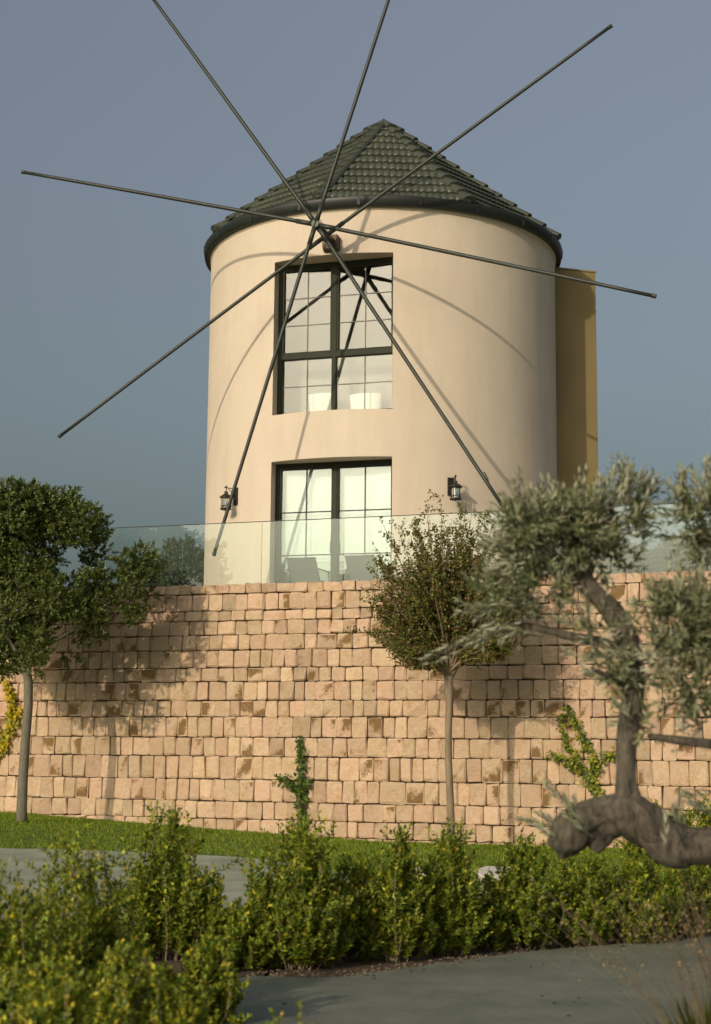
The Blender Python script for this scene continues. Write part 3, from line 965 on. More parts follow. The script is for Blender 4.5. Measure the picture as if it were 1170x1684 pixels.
# ------------------------------------------------------------------ shrubs
GREENS = [(0.12, 0.165, 0.020), (0.19, 0.235, 0.028), (0.29, 0.31, 0.036), (0.065, 0.095, 0.015)]
YTIP = [(0.42, 0.41, 0.04), (0.55, 0.45, 0.04)]
def shrub(px, dep, topy, hwpx, label, n_shoot=80, group='young hedge shrubs', seed=0, leaf=.036, tips=.12, zb=None, cat='shrub', name='hedge_shrub', cols=GREENS, wts=(3, 4, 3, 2)):
    base = at(px, 1500, dep); bz = tz(base.x, base.y) if zb is None else zb
    H = at(px, topy, dep).z - bz
    R_ = hwpx/F_PX*dep
    root = thing(name, label, cat, (base.x, base.y, bz), 0, group)
    n = n_shoot
    th = rng.random(n)*2*PI; rr = np.sqrt(rng.random(n))
    foot = np.stack([np.cos(th)*rr*R_*.45, np.sin(th)*rr*R_*.45, np.zeros(n)], 1)
    hh = H*np.clip(.76 - .36*rr**1.2 + .13*rng.standard_normal(n), .22, .95)
    npk = max(4, n//5)
    rr[:npk] *= .32
    hh[:npk] = H*rng.uniform(.80, 1.0, npk); hh[0] = H
    tipp = np.stack([np.cos(th)*rr*R_ + rng.normal(0, .04, n), np.sin(th)*rr*R_ + rng.normal(0, .04, n), hh], 1)
    cur = np.stack([np.cos(th)*R_*.18, np.sin(th)*R_*.18, np.zeros(n)], 1) + rng.normal(0, .03, (n, 3))
    # side shoots along each stem
    k = 5
    tt = rng.uniform(.15, .9, (n, k))
    b0 = foot[:, None] + (tipp - foot)[:, None]*tt[..., None] + cur[:, None]*(tt*(1-tt)*4)[..., None]
    sdv = unit(rdir(n*k).reshape(n, k, 3)*np.array([1, 1, .3]) + np.array([0, 0, .75]))
    b1 = b0 + sdv*(rng.uniform(.09, .24, (n, k, 1)))*(H/1.05)
    Q1 = shoots_to_leaves(foot, tipp, cur, 46, leaf, t0=.12)
    Q2 = shoots_to_leaves(b0.reshape(-1, 3), b1.reshape(-1, 3), np.zeros((n*k, 3)), 15, leaf*.9, t0=.0)
    P, D, Nn, L, t_ = [np.concatenate([a_, b_]) for a_, b_ in zip(Q1, Q2)]
    P[:, 2] = np.maximum(P[:, 2], .02)
    c_ = pal(len(P), cols, wts)
    # new growth at shoot ends
    newg = (t_ > .72) & (rng.random(len(P)) < tips*3)
    c_[newg] = pal(newg.sum(), YTIP + [(0.17, .22, .03)], [2, 1, 4])
    leaves(P, D, Nn, L, L*.62, c_, 'foliage', M['leaf'], root, fold=.15)
    sm_ = MB()
    for i in range(0, n, 3):
        a_, b_, cc = foot[i], tipp[i], cur[i]
        pts = [a_ + (b_ - a_)*q + cc*(q*(1-q)*4) for q in (0, .25, .5, .75, .93)]
        sm_.tube(pts, [.008, .007, .0055, .004, .002], 4, False)
    sm_.build('stems', M['bark_myrtle'], root)
    return root
sh = [
 (280, 11.5, 1322, 92, 'upright box shrub with a thin tall tip, left end of the middle hedge row', 95),
 (395, 11.0, 1478, 58, 'low leafy shrub in the gap between the two tallest shrubs of the row', 60),
 (495, 11.1, 1328, 92, 'broad pale-stemmed hedge shrub below the central wall creeper', 105),
 (590, 11.6, 1395, 62, 'rounded hedge shrub just right of the broad pale-stemmed one', 70),
 (655, 11.5, 1352, 52, 'dark hedge shrub with a bright leafy foot, left of the slender tree', 62),
 (742, 11.9, 1342, 62, 'narrow two-pronged hedge shrub in front of the slender tree trunk', 75),
 (815, 12.2, 1440, 50, 'low hedge shrub right of the two-pronged one', 45),
 (868, 12.3, 1362, 66, 'hedge shrub left of the blunt end of the olive limb', 80),
 (960, 12.5, 1400, 62, 'hedge shrub directly under the blunt end of the olive limb', 75),
 (1050, 12.7, 1392, 66, 'hedge shrub under the arch of the olive limb', 80),
 (1130, 13.2, 1400, 60, 'dark hedge shrub at the right edge below the olive limb', 70)]
for i, (px, dp, ty, hw, lb, n_) in enumerate(sh):
    shrub(px, dp + .3, ty, hw*.88, lb, n_, 'hedge shrubs in the middle bed', leaf=.052)
near = [
 (335, 8.9, 1540, 62, 'low blurred shrub at the corner of the pavement, right of the yellow-tipped one', 60, .040, .25),
 (120, 8.9, 1365, 118, 'big tall hedge shrub at the left, standing before the pale far path', 125, .040, .2),
 (20, 8.0, 1400, 100, 'blurred hedge shrub at the left edge of the photo', 90, .040, .15),
 (235, 7.3, 1545, 105, 'low blurred shrub with yellow tips at the corner of the near pavement', 100, .038, .45),
 (80, 6.3, 1560, 110, 'nearest blurred shrub with yellow tips in the bottom left corner', 90, .036, .55),
 (478, 6.4, 1648, 30, 'small leafy shoot just rising into the bottom edge of the photo', 10, .034, .8)]
for (px, dp, ty, hw, lb, n_, lf, tp) in near:
    shrub(px, dp, ty, hw, lb, n_, 'near shrubs in the left foreground', leaf=lf, tips=tp)
for (px, dp, ty, hw, lb) in ((1075, 22.5, 1312, 42, 'sunlit yellow-green bush against the wall, right behind the olive trunk'),
                             (1128, 22.0, 1322, 36, 'sunlit yellow-green bush against the wall, second behind the olive trunk'),
                             (1178, 21.5, 1300, 40, 'sunlit yellow-green bush against the wall at the right edge')):
    shrub(px, dp, ty, hw, lb, 85, 'sunlit bushes near the wall', leaf=.055, tips=.5, cols=[(0.12, .16, .025), (.18, .21, .03), (.07, .10, .02)], wts=(3, 3, 2))

# ------------------------------------------------------------------ climbing plants on the wall
def creeper(lines, label, cols, wts, nl, size, spread):
    P0 = on_wall(*lines[0][0]); base = Vector((P0.x, P0.y, tz(P0.x, P0.y)))
    root = thing('climbing_plant', label, 'creeper', base, 0, 'creepers climbing the stone wall')
    st_ = MB(); LP, LD, LN = [], [], []
    for ln_ in lines:
        pts = [on_wall(*q) + WN*.06 for q in ln_]
        fine = []
        for i in range(len(pts) - 1):
            for k in range(5):
                fine.append(pts[i].lerp(pts[i+1], k/5) + Vector((rng.normal(0, .012), 0, rng.normal(0, .012))))
        fine.append(pts[-1])
        st_.tube([q - base for q in fine], [.012*(1 - .7*i/len(fine)) for i in range(len(fine))], 5, False)
        tot = sum((pts[i+1] - pts[i]).length for i in range(len(pts) - 1))
        for _ in range(int(nl*tot)):
            f_ = rng.random()**1.0*(len(fine) - 1.001); i = int(f_); q = fine[i].lerp(fine[i+1], f_ - i)
            s_ = spread*(1 - .55*f_/len(fine))
            q = q + WT*rng.normal(0, s_) + Vector((0, 0, rng.normal(0, s_))) + WN*abs(rng.normal(0, .04))
            LP.append(q - base); LD.append(tuple(WT*rng.normal(0, .7) + Vector((0, 0, rng.normal(-.1, .7))) + WN*rng.normal(.3, .3)))
            LN.append(tuple(WN + Vector((rng.normal(0, .5), 0, rng.normal(.2, .5)))))
    n = len(LP)
    L = size*rng.uniform(.6, 1.2, n)
    leaves(np.array([tuple(q) for q in LP]), np.array(LD), np.array(LN), L, L*.75, pal(n, cols, wts), 'foliage', M['leaf'], root)
    st_.build('stems', M['bark_myrtle'], root)
creeper([[(497, 1385), (500, 1330), (497, 1270), (496, 1212)], [(503, 1312), (485, 1290), (460, 1277)], [(500, 1300), (512, 1280)]],
        'green creeper climbing straight up the middle of the stone wall', [(0.07, .12, .02), (.11, .17, .025), (.045, .07, .015)], (3, 3, 2), 260, .07, .062)
creeper([[(990, 1390), (985, 1320), (980, 1270), (975, 1238), (950, 1195), (930, 1160)], [(980, 1300), (955, 1262), (935, 1220), (921, 1172)],
         [(960, 1262), (930, 1252), (898, 1240)], [(982, 1262), (1000, 1245), (1017, 1238)]],
        'yellow-green creeper spreading branches up the wall left of the olive trunk', [(.24, .27, .03), (.13, .19, .025), (.33, .29, .035), (.07, .11, .02)], (3, 3, 2, 2), 170, .070, .058)
creeper([[(-40, 1355), (-22, 1290), (-4, 1246), (14, 1222), (22, 1180), (24, 1150), (15, 1120)], [(20, 1200), (30, 1178), (40, 1168)], [(8, 1230), (0, 1205), (-8, 1190)]],
        'bright yellow creeper on the wall at the left edge, beside the grey tree trunk', [(.52, .40, .02), (.40, .36, .03), (.22, .25, .03)], (4, 3, 2), 230, .075, .06)

# ------------------------------------------------------------------ trees
def crown_leaves(blobs, n_tw, tw_len, per, ln, wd, cols, wts, out_bias=.8, hollow=.5, up=.3, name='crown', material=None, parent=None, off=(0, 0, 0), ang=(.5, 1.1), lump=0):
    """blobs: (centre Vector, (rx, ry, rz), weight)"""
    W_ = np.array([b_[2] for b_ in blobs], float); W_ /= W_.sum()
    ks = rng.choice(len(blobs), n_tw, p=W_)
    C_ = np.array([tuple(b_[0]) for b_ in blobs])[ks]; R_ = np.array([b_[1] for b_ in blobs])[ks]
    d = rdir(n_tw)
    rad = hollow + (1 - hollow)*rng.random(n_tw)**.6
    # uneven outline: lumps
    ph = np.array([3.1, 5.3, 7.7])
    lumpf = 1 + .13*np.sin(d[:, 0]*7 + ks*2.1) + .12*np.sin(d[:, 2]*9 + 1.3*ks) + .10*np.sin(d[:, 1]*8 + d[:, 0]*5)
    P0 = C_ + d*R_*(rad*lumpf)[:, None]
    td = unit(d*out_bias + np.array([0, 0, up]) + rdir(n_tw)*.55)
    P1 = P0 + td*tw_len*rng.uniform(.6, 1.3, (n_tw, 1))
    P, D, Nn, L, t_ = shoots_to_leaves(P0, P1, rng.normal(0, tw_len*.06, (n_tw, 3)), per, ln, ang=ang, t0=0)
    c_ = pal(len(P), cols, wts)
    return P, D, Nn, L, t_, c_, P0, P1

# left tree, dense dark clipped crown
TD = 27.0
tb_ = at(36, 1372, TD); bz = tz(tb_.x, tb_.y)
lt = thing('broadleaf_tree', 'dense dark green round-headed tree on a bare grey trunk at the left', 'tree', (tb_.x, tb_.y, bz))
lo = Vector((tb_.x, tb_.y, bz))
m_ = MB()
tp = [(33, 1376), (36, 1330), (38, 1280), (42, 1220), (47, 1160), (47, 1120), (40, 1085), (44, 1040), (60, 990)]
m_.tube([Vector((lo.x, lo.y, bz - .1)) - lo] + [at(x, y, TD) - lo for x, y in tp[1:]], [.105, .09, .085, .082, .08, .078, .07, .055, .04], 12, True, .03)
m_.build('trunk', M['bark_grey'], lt)
m_ = MB()
for pts in ([(44, 1100), (20, 1060), (-10, 1010), (-20, 960)], [(45, 1100), (80, 1060), (130, 1030), (160, 980)], [(44, 1060), (60, 1000), (90, 930), (95, 880)], [(42, 1060), (30, 980), (30, 900)]):
    dz_ = random.uniform(-.5, .5)
    m_.tube([at(x, y, TD + dz_*i/3) - lo for i, (x, y) in enumerate(pts)], [.05, .035, .025, .012], 6, False, .04)
m_.build('branches', M['bark_grey'], lt)
def B(x, y, rx, ry, dep, w_, dd=0): 
    k = dep/F_PX
    return (at(x, y, dep + dd), (rx*k, rx*k*.95, ry*k), w_)
CL = [(10,830,32),(45,825,30),(80,835,28),(110,840,26),(140,850,23),(160,872,20),(166,903,17),(20,870,36),(60,865,30),(100,868,24),(135,880,20),(0,900,35),(28,935,30),(60,950,26),(75,915,20),
      (155,928,16),(0,960,40),(40,985,30),(80,982,26),(116,968,17),(150,958,22),(172,985,18),(15,1010,28),(60,1020,28),(30,1050,28),(60,1058,22),(5,1085,26),(50,1092,16),(-20,1060,35),(120,1000,22),
      (158,1010,20),(163,1040,12),(122,1050,14),(114,1084,10),(205,925,18),(230,918,18),(252,930,12),(215,950,18),(240,955,14),(200,985,18),(225,990,16),(246,980,9),(215,1010,12),(188,958,12),
      (-50,850,45),(-70,920,50),(-60,1000,50),(-90,880,50)]
rc = random.Random(4)
bl = []
for (x, y, r_) in CL:
    for q in range(2 if r_ > 19 else 1):
        bl.append(B(x + rc.uniform(-4, 4), y + rc.uniform(-4, 4), r_*rc.uniform(1.0, 1.2), r_*rc.uniform(.9, 1.1), TD, r_**1.9, rc.uniform(-.9, .9)*(1 if 0 < x < 150 else .45)))
P, D, Nn, L, t_, c_, P0, P1 = crown_leaves(bl, 8800, .14, 13, .068, .5, [(.085, .115, .025), (.13, .165, .038), (.20, .23, .07), (.045, .065, .018)], (4, 4, 2, 3), hollow=.35)
nw = (t_ > .8) & (rng.random(len(t_)) < .35); c_[nw] = pal(nw.sum(), [(.26, .28, .15), (.17, .21, .08)], [1, 2])
leaves(P, D, Nn, L, L*.5, c_, 'crown', M['leaf_gloss'], lt, lo)

# slender tree with reddish small leaves
MD = 24.6
b_ = at(742, 1400, MD); bz = tz(b_.x, b_.y)
mt_ = thing('slender_tree', 'slender tree with a vase shaped crown of small reddish green leaves before the wall', 'tree', (b_.x, b_.y, bz))
mo = Vector((b_.x, b_.y, bz))
m_ = MB()
tp = [(742, 1350), (740, 1300), (738, 1250), (738, 1200), (739, 1150), (738, 1112)]
m_.tube([Vector((0, 0, -.1))] + [at(x, y, MD) - mo for x, y in tp], [.066, .060, .056, .054, .054, .058, .068], 12, True, .03)
m_.build('trunk', M['bark_myrtle'], mt_)
m_ = MB(); tips_ = []
rb = random.Random(11)
ends_ = [(625, 850), (655, 870), (640, 930), (612, 935), (604, 975), (583, 1035), (622, 1000), (700, 830), (725, 818), (680, 860), (760, 835), (790, 850), (770, 900), (815, 890), (830, 930), (840, 985), (805, 1040), (842, 950), (720, 900), (670, 960), (700, 990), (790, 980), (740, 950), (672, 1045), (645, 1015), (795, 1015), (750, 870), (690, 920), (665, 1000), (785, 1060)]
for _ in range(130):
    th = rb.uniform(-78, 72); fr_ = rb.uniform(.5, 1.0)
    rmax = np.interp(th, [-80, -72, -60, -40, -20, 0, 20, 40, 60, 75], [60, 95, 150, 205, 265, 292, 280, 225, 150, 80])
    ends_.append((738 + rmax*fr_*math.sin(math.radians(th)), 1108 - rmax*fr_*math.cos(math.radians(th))))
stems_ = []
for (ex, ey) in ends_:
    dd = rb.uniform(-1.0, 1.0)*(.9 if abs(ex - 735) < 90 else .5)
    a_ = at(738 + rb.uniform(-6, 8), 1115 - rb.uniform(0, 12), MD); e_ = at(ex, ey, MD + dd)
    c1 = at(738 + (ex - 738)*.30, 1090 + (ey - 1090)*.32, MD + dd*.35)
    c2 = at(738 + (ex - 738)*.68, 1085 + (ey - 1085)*.66, MD + dd*.75)
    pts = [a_, c1, c2, e_]
    stems_.append(pts)
    m_.tube([q - mo for q in pts], [.020, .012, .007, .003], 5, False, .03)
m_.build('branches', M['bark_myrtle'], mt_)
S_0, S_1 = [], []
for pts in stems_:
    for _ in range(24):
        f_ = rb.uniform(.7, 3.0); i = min(int(f_), 2); q = pts[i].lerp(pts[i+1], min(f_ - i, 1))
        dirn = (pts[i+1] - pts[i]).normalized()*.8 + Vector((rb.gauss(0, .6), rb.gauss(0, .6), rb.gauss(.35, .45)))
        S_0.append(tuple(q)); S_1.append(tuple(q + dirn.normalized()*rb.uniform(.07, .24)))
def MBl(x, y, rx, ry, w_, dd=0):
    k = MD/F_PX
    return (at(x, y, MD + dd), (rx*k, rx*k*1.0, ry*k), w_)
mbl = [MBl(735, 965, 70, 80, 8), MBl(680, 990, 42, 45, 2.4), MBl(790, 985, 42, 60, 3), MBl(735, 1040, 48, 36, 5)]
_, _, _, _, _, _, F0, F1 = crown_leaves(mbl, 1000, .22, 2, .04, .5, [(1, 1, 1)], (1,), hollow=.15, up=.9, out_bias=.5)
S_0 = np.concatenate([np.array(S_0), F0]); S_1 = np.concatenate([np.array(S_1), F1])
P, D, Nn, L, t_ = shoots_to_leaves(S_0, S_1, rng.normal(0, .02, S_0.shape), 13, .050, t0=.0, ang=(.5, 1.5))
c_ = pal(len(P), [(.11, .145, .026), (.18, .20, .04), (.18, .115, .045), (.19, .09, .05), (.075, .085, .022)], (4, 3, 3, 1.6, 2))
P = P + rng.normal(0, .018, P.shape)
lf_ = leaves(P, D, Nn + rng.normal(0, .5, Nn.shape), L, L*.72, c_, 'crown', M['leaf'], mt_, mo, fold=.1)
tw = MB()
for i in range(0, len(S_0), 4): tw.tube([Vector(S_0[i]) - mo, Vector(S_1[i]) - mo], [.004, .002], 3, False)
tag(tw.build('twigs', M['bark_myrtle'], mt_), kind='stuff')

# trees beyond the terrace, seen through the glass
def far_tree(px, dep, topy, boty, rx, label, cols):
    c0 = at(px, (topy + boty)/2, dep); root = thing('background_tree', label, 'tree', (c0.x, c0.y, 0), 0, 'trees beyond the terrace')
    ro = Vector((c0.x, c0.y, 0)); m_ = MB(); m_.tube([(0, 0, -.1), (.1, 0, c0.z*.5), (0, 0, c0.z)], [.2, .15, .08], 8); m_.build('trunk', M['bark_grey'], root)
    k = dep/F_PX; ry = (boty - topy)/2
    bl = [(c0, (rx*k*.8, rx*k*.8, ry*k*.85), 4)] + [(c0 + Vector((rng.uniform(-.7, .7)*rx*k, rng.uniform(-.5, .5)*rx*k, rng.uniform(-.5, .65)*ry*k)), (rx*k*.4,)*3, 1) for _ in range(6)]
    P, D, Nn, L, t_, c_, _, _ = crown_leaves(bl, 1100, .3, 9, .13, .5, cols, (3, 3, 2), hollow=.3)
    leaves(P, D, Nn, L, L*.55, c_, 'crown', M['leaf_gloss'], root, ro)
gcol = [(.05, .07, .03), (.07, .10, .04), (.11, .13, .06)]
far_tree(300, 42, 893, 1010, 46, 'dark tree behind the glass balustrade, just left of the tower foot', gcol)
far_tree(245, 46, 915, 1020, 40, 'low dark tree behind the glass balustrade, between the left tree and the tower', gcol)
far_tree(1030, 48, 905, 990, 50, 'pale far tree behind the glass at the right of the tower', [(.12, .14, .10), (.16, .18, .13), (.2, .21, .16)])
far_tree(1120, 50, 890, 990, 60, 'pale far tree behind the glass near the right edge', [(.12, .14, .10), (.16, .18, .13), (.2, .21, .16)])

# ------------------------------------------------------------------ olive tree in the right foreground
OD = 6.9
o0 = at(1420, 1500, OD); ol = thing('olive_tree', 'gnarled grey olive tree reaching in from the right foreground', 'tree', (o0.x, o0.y + .1, 0))
oo = Vector((o0.x, o0.y + .1, 0))
def OP(x, y, d=0): return at(x, y, OD + d) - oo
def smooth_path(P, k=5):
    out = []
    n = len(P)
    for i in range(n - 1):
        p0, p1, p2, p3 = P[max(i-1, 0)], P[i], P[i+1], P[min(i+2, n-1)]
        for j in range(k):
            t_ = j/k
            out.append(.5*((2*p1) + (-p0 + p2)*t_ + (2*p0 - 5*p1 + 4*p2 - p3)*t_*t_ + (-p0 + 3*p1 - 3*p2 + p3)*t_**3))
    out.append(P[-1]); return out
def limb(mb_, P, R_, n=12, ns=.07, k=5, cap=True, seed=1):
    Q = smooth_path(P, k); m = len(Q)
    rr = [np.interp(i/(m-1)*(len(R_)-1), range(len(R_)), R_) for i in range(m)]
    mb_.tube(Q, rr, n, cap, ns, seed=seed)
def limb_main(mb_, P, R_, n=12, ns=.07, k=5, cap=True, seed=1):
    # old olive wood: several ropes of wood twisted round each other
    Q = smooth_path(P, k); m = len(Q)
    rr = [np.interp(i/(m-1)*(len(R_)-1), range(len(R_)), R_) for i in range(m)]
    for st in range(5):
        ph0 = st*2*PI/5 + .3
        end = m - (0, 6, 14, 3, 10)[st]
        pts = []; rad = []
        for i in range(end):
            tt_ = (Q[min(i+1, m-1)] - Q[max(i-1, 0)]).normalized()
            a_ = tt_.cross(Vector((.2, .9, .3))).normalized(); b2 = tt_.cross(a_)
            ph = ph0 + i*.07 + .5*math.sin(i*.09 + st)
            f_ = .36 + .10*math.sin(i*.17 + st*2.1)
            pts.append(Q[i] + (a_*math.cos(ph) + b2*math.sin(ph))*rr[i]*f_)
            rad.append(rr[i]*(.60 + .09*math.sin(i*.23 + st*1.7))*(1 - .55*max(0, (i - end + 9)/9)**1.5))
        mb_.tube(pts, rad, 16, cap, ns, seed=seed + st)
    mb_.tube(Q, [r*.72 for r in rr], n, cap, ns, seed=seed)
base_pts = [Vector((0, 0, -.1)), Vector((.02, 0, .35)), Vector((-.06, 0, .8)), OP(1300, 1425), OP(1240, 1408), OP(1170, 1392), OP(1120, 1392), OP(1072, 1368), OP(1035, 1340), OP(992, 1338), OP(952, 1356), OP(928, 1380), OP(914, 1398)]
m_ = MB()
limb_main(m_, base_pts, [.17, .15, .13, .11, .088, .080, .085, .094, .094, .096, .096, .090, .070], 28, .12, 14)
limb(m_, [OP(1000, 1345), OP(990, 1375), OP(975, 1398)], [.06, .05, .03], 20, .10, 9, seed=3)
limb(m_, [OP(1060, 1345, .02), OP(1075, 1375, -.02), OP(1110, 1395, -.03)], [.05, .05, .045], 20, .10, 9, seed=9)
m_.build('gnarled_limb', M['bark_olive'], ol)
m_ = MB()
for ang_ in (0, 2.1, 4.2):
    c__, s__ = math.cos(ang_), math.sin(ang_)
    limb(m_, [OP(1030 + 34*c__, 1358 + 6*s__, .06*s__), OP(1030 + 16*c__, 1325, .03*s__), OP(1030 + 8*c__, 1280, .02*s__), OP(1031 + 6*c__, 1220, .012*s__)], [.05, .036, .028, .016], 10, .12, 6, seed=21)
limb(m_, [OP(1030, 1350), OP(1029, 1300), OP(1030, 1240), OP(1036, 1180), OP(1042, 1120), OP(1034, 1062), OP(1008, 1008), OP(972, 968), OP(952, 925), OP(945, 880), OP(950, 840)], [.060, .045, .043, .046, .050, .052, .050, .042, .030, .020, .008], 14, .05, 6, seed=5)
m_.build('trunk', M['bark_olive'], ol)
m_ = MB()
limb(m_, [OP(1036, 1085), OP(995, 1058, .05), OP(945, 1048, .1), OP(890, 1034, .15), OP(845, 1024, .2)], [.034, .026, .021, .017, .012], 10, .05, 5)
limb(m_, [OP(1030, 1130), OP(1000, 1112, -.1), OP(975, 1100, -.15)], [.02, .014, .008], 8, .05, 4)
limb(m_, [OP(1330, 1428), OP(1300, 1340), OP(1285, 1200), OP(1292, 1020), OP(1280, 880), OP(1260, 780)], [.07, .055, .05, .045, .03, .01], 12, .05, 5)
limb(m_, [OP(1287, 1235), OP(1230, 1236), OP(1170, 1224), OP(1110, 1217), OP(1066, 1210)], [.03, .026, .023, .020, .010], 10, .05, 5)
limb(m_, [OP(1285, 930), OP(1225, 893, .1), OP(1170, 886, .1), OP(1120, 884, .1)], [.03, .022, .018, .008], 8, .05, 5)
limb(m_, [OP(1290, 1100), OP(1230, 1060, -.1), OP(1170, 1050, -.1), OP(1115, 1070, -.1)], [.03, .022, .016, .007], 8, .05, 5)
limb(m_, [OP(965, 955), OP(985, 900, .1), OP(1010, 850, .15)], [.022, .014, .006], 8, .05, 5)
limb(m_, [OP(962, 955), OP(905, 905, -.05), OP(860, 860, -.1)], [.02, .013, .006], 8, .05, 5)
m_.build('branches', M['bark_olive'], ol)
def OB(x, y, rx, ry, w_, dd=0):
    k = (OD + dd)/F_PX
    return (at(x, y, OD + dd), (rx*k, rx*k*.8, ry*k), w_)
obl = [OB(940, 880, 70, 58, 7), OB(1010, 850, 50, 42, 3.2, .1), OB(870, 875, 48, 42, 2.8, -.1), OB(850, 930, 42, 42, 2.2, .1), OB(830, 985, 42, 38, 1.6, .15), OB(900, 950, 45, 32, 2, 0),
       OB(990, 925, 50, 30, 2.0, .1), OB(1128, 1045, 62, 72, 6.5, -.1), OB(1185, 1080, 50, 80, 3, -.1), OB(1165, 850, 52, 52, 3.6, .1), OB(1195, 920, 40, 50, 2, .1), OB(1060, 1185, 32, 30, .8, 0),
       OB(1070, 1080, 42, 36, 1.6, -.15), OB(1145, 1145, 42, 26, 1.3, -.1), OB(985, 1040, 32, 30, .8, -.1), OB(1045, 815, 22, 28, .7, .1), OB(1008, 1105, 26, 22, .5, -.1), OB(1160, 1190, 26, 24, .5, 0), OB(1085, 1000, 40, 20, 1.0, -.1)]
ocol = [(.12, .145, .06), (.18, .20, .095), (.26, .275, .15), (.065, .085, .035)]
P, D, Nn, L, t_, c_, P0, P1 = crown_leaves(obl, 860, .14, 13, .055, .2, ocol, (3, 4, 2, 2.5), hollow=.1, up=.4, out_bias=.8, ang=(.5, 1.15))
# long upright sprays above the crown and stray sprigs
spr = [(1035, 760, 1030, 830), (1062, 775, 1040, 840), (1085, 790, 1050, 850), (960, 775, 950, 850), (985, 790, 975, 850), (905, 790, 900, 850), (870, 800, 880, 850), (1000, 775, 995, 840), (845, 815, 865, 860), (1150, 765, 1150, 830), (1120, 775, 1135, 840), (1165, 755, 1165, 830),
       (780, 1060, 840, 1030), (775, 1010, 840, 990), (800, 940, 850, 930), (790, 900, 850, 900), (1120, 950, 1110, 1010), (1160, 935, 1150, 1000), (1085, 965, 1090, 1020), (820, 1050, 870, 1035), (700, 1085, 790, 1050), (905, 1290, 960, 1340), (870, 1345, 925, 1370), (930, 1330, 950, 1370), (1090, 1345, 1095, 1400), (1130, 1300, 1150, 1330), (1110, 1325, 1120, 1360), (1010, 1150, 1030, 1180), (960, 1020, 1000, 1040), (950, 1075, 1010, 1090)]
s0_, s1_ = [], []
for (xa, ya, xb, yb) in spr:
    for k in range(3):
        dd = rng.normal(0, .12); j = rng.normal(0, 10, 4)
        s0_.append(tuple(at(xb + j[0], yb + j[1], OD + dd))); s1_.append(tuple(at(xa + j[2]*.8, ya + j[3]*.8, OD + dd)))
s0_, s1_ = np.array(s0_), np.array(s1_)
P2, D2, N2, L2, t2 = shoots_to_leaves(s0_, s1_, rng.normal(0, .01, s0_.shape), 15, .056, ang=(.3, .75), t0=.05)
c2 = pal(len(P2), ocol, (2, 4, 4, 1))
P, D, Nn, L, t_, c_ = [np.concatenate(q) for q in ((P, P2), (D, D2), (Nn, N2), (L, L2), (t_, t2), (c_, c2))]
pale_tip = (t_ > .75) & (rng.random(len(t_)) < .3); c_[pale_tip] = pal(pale_tip.sum(), [(.26, .25, .15), (.20, .21, .12)], [1, 1])  # some leaves at the shoot ends are paler
# 300 leaves as parts of their own: nearest ones in the frame
dpx = [pxof(Vector(q)) for q in P]
cand = [i for i, q in enumerate(dpx) if q[0] < 1160 and 760 < q[1] < 1400]
cand.sort(key=lambda i: P[i][1] - 6*L[i])
pick = set(cand[:300])
keep = np.array([i not in pick for i in range(len(P))])
leaves(P[keep], D[keep], Nn[keep], L[keep], L[keep]*.28, c_[keep], 'leaf_mass', M['olive'], ol, oo, fold=.12, bend=.08, kind='stuff')
lmeshes = []
for cc in ((.10, .12, .055), (.15, .16, .085), (.24, .235, .14)):
    lm = MB(); lm.add([(0, 0, 0), (.14, .45, .02), (0, 1, -.08), (-.14, .45, .02), (0, .45, 0)], [(0, 1, 4), (1, 2, 4), (2, 3, 4), (3, 0, 4)], False, (*cc, 1))
    lmeshes.append(lm.mesh('leaf', M['olive']))
for i in pick:
    d_ = unit(D[i]); s_ = unit(np.cross(d_, Nn[i])); n_ = np.cross(s_, d_)
    o = bpy.data.objects.new('leaf', lmeshes[int(rng.integers(3))]); link(o); o.parent = ol
    l_ = float(L[i])
    mtx = Matrix(((s_[0]*l_, d_[0]*l_, n_[0]*l_, P[i][0] - oo.x), (s_[1]*l_, d_[1]*l_, n_[1]*l_, P[i][1] - oo.y), (s_[2]*l_, d_[2]*l_, n_[2]*l_, P[i][2] - oo.z), (0, 0, 0, 1)))
    o.matrix_local = mtx
tw = MB()
for i in range(0, len(P0), 2): tw.tube([Vector(P0[i]) - oo, Vector(P1[i]) - oo], [.0035, .0015], 3, False)
for i in range(len(s0_)): tw.tube([Vector(s0_[i]) - oo, Vector(s1_[i]) - oo], [.004, .0015], 3, False)
tag(tw.build('twigs', M['bark_olive'], ol), kind='stuff')

# ------------------------------------------------------------------ lawn grass
def blades(xy, h, name, label, cols, wts, wid=.008, z0=0.0, lean=.35):
    n = len(xy)
    P = np.array([(x, y, tz(x, y) + z0) for x, y in xy])
    D = np.stack([rng.normal(0, lean, n), rng.normal(0, lean, n), np.ones(n)], 1)
    L = h*rng.uniform(.5, 1.3, n)
    o = leaves(P, D, rdir(n)*np.array([1, 1, .2]), L, np.full(n, wid), pal(n, cols, wts), name, M['grass'], None, bend=.2)
    return tag(o, label, 'grass', kind='stuff')
pts = []
lim = [q for q in farA]
fx = [q[0] for q in farA]; fy = [q[1] for q in farA]
while len(pts) < 60000:
    x = rng.uniform(-7.2, 7.0); y = rng.uniform(17.5, 29.5)
    lowy = np.interp(x, fx, fy)
    if lowy + .03 < y < W0 + WA*x - .02:
        if rng.random() < .35 + .65*(y > W0 + WA*x - .6): pts.append((x, y))
blades(pts, .055, 'lawn_grass', 'bright green lawn grass strip at the foot of the stone wall', [(.15, .235, .018), (.22, .30, .027), (.10, .16, .015), (.30, .35, .055)], (4, 4, 2, 1), .010)

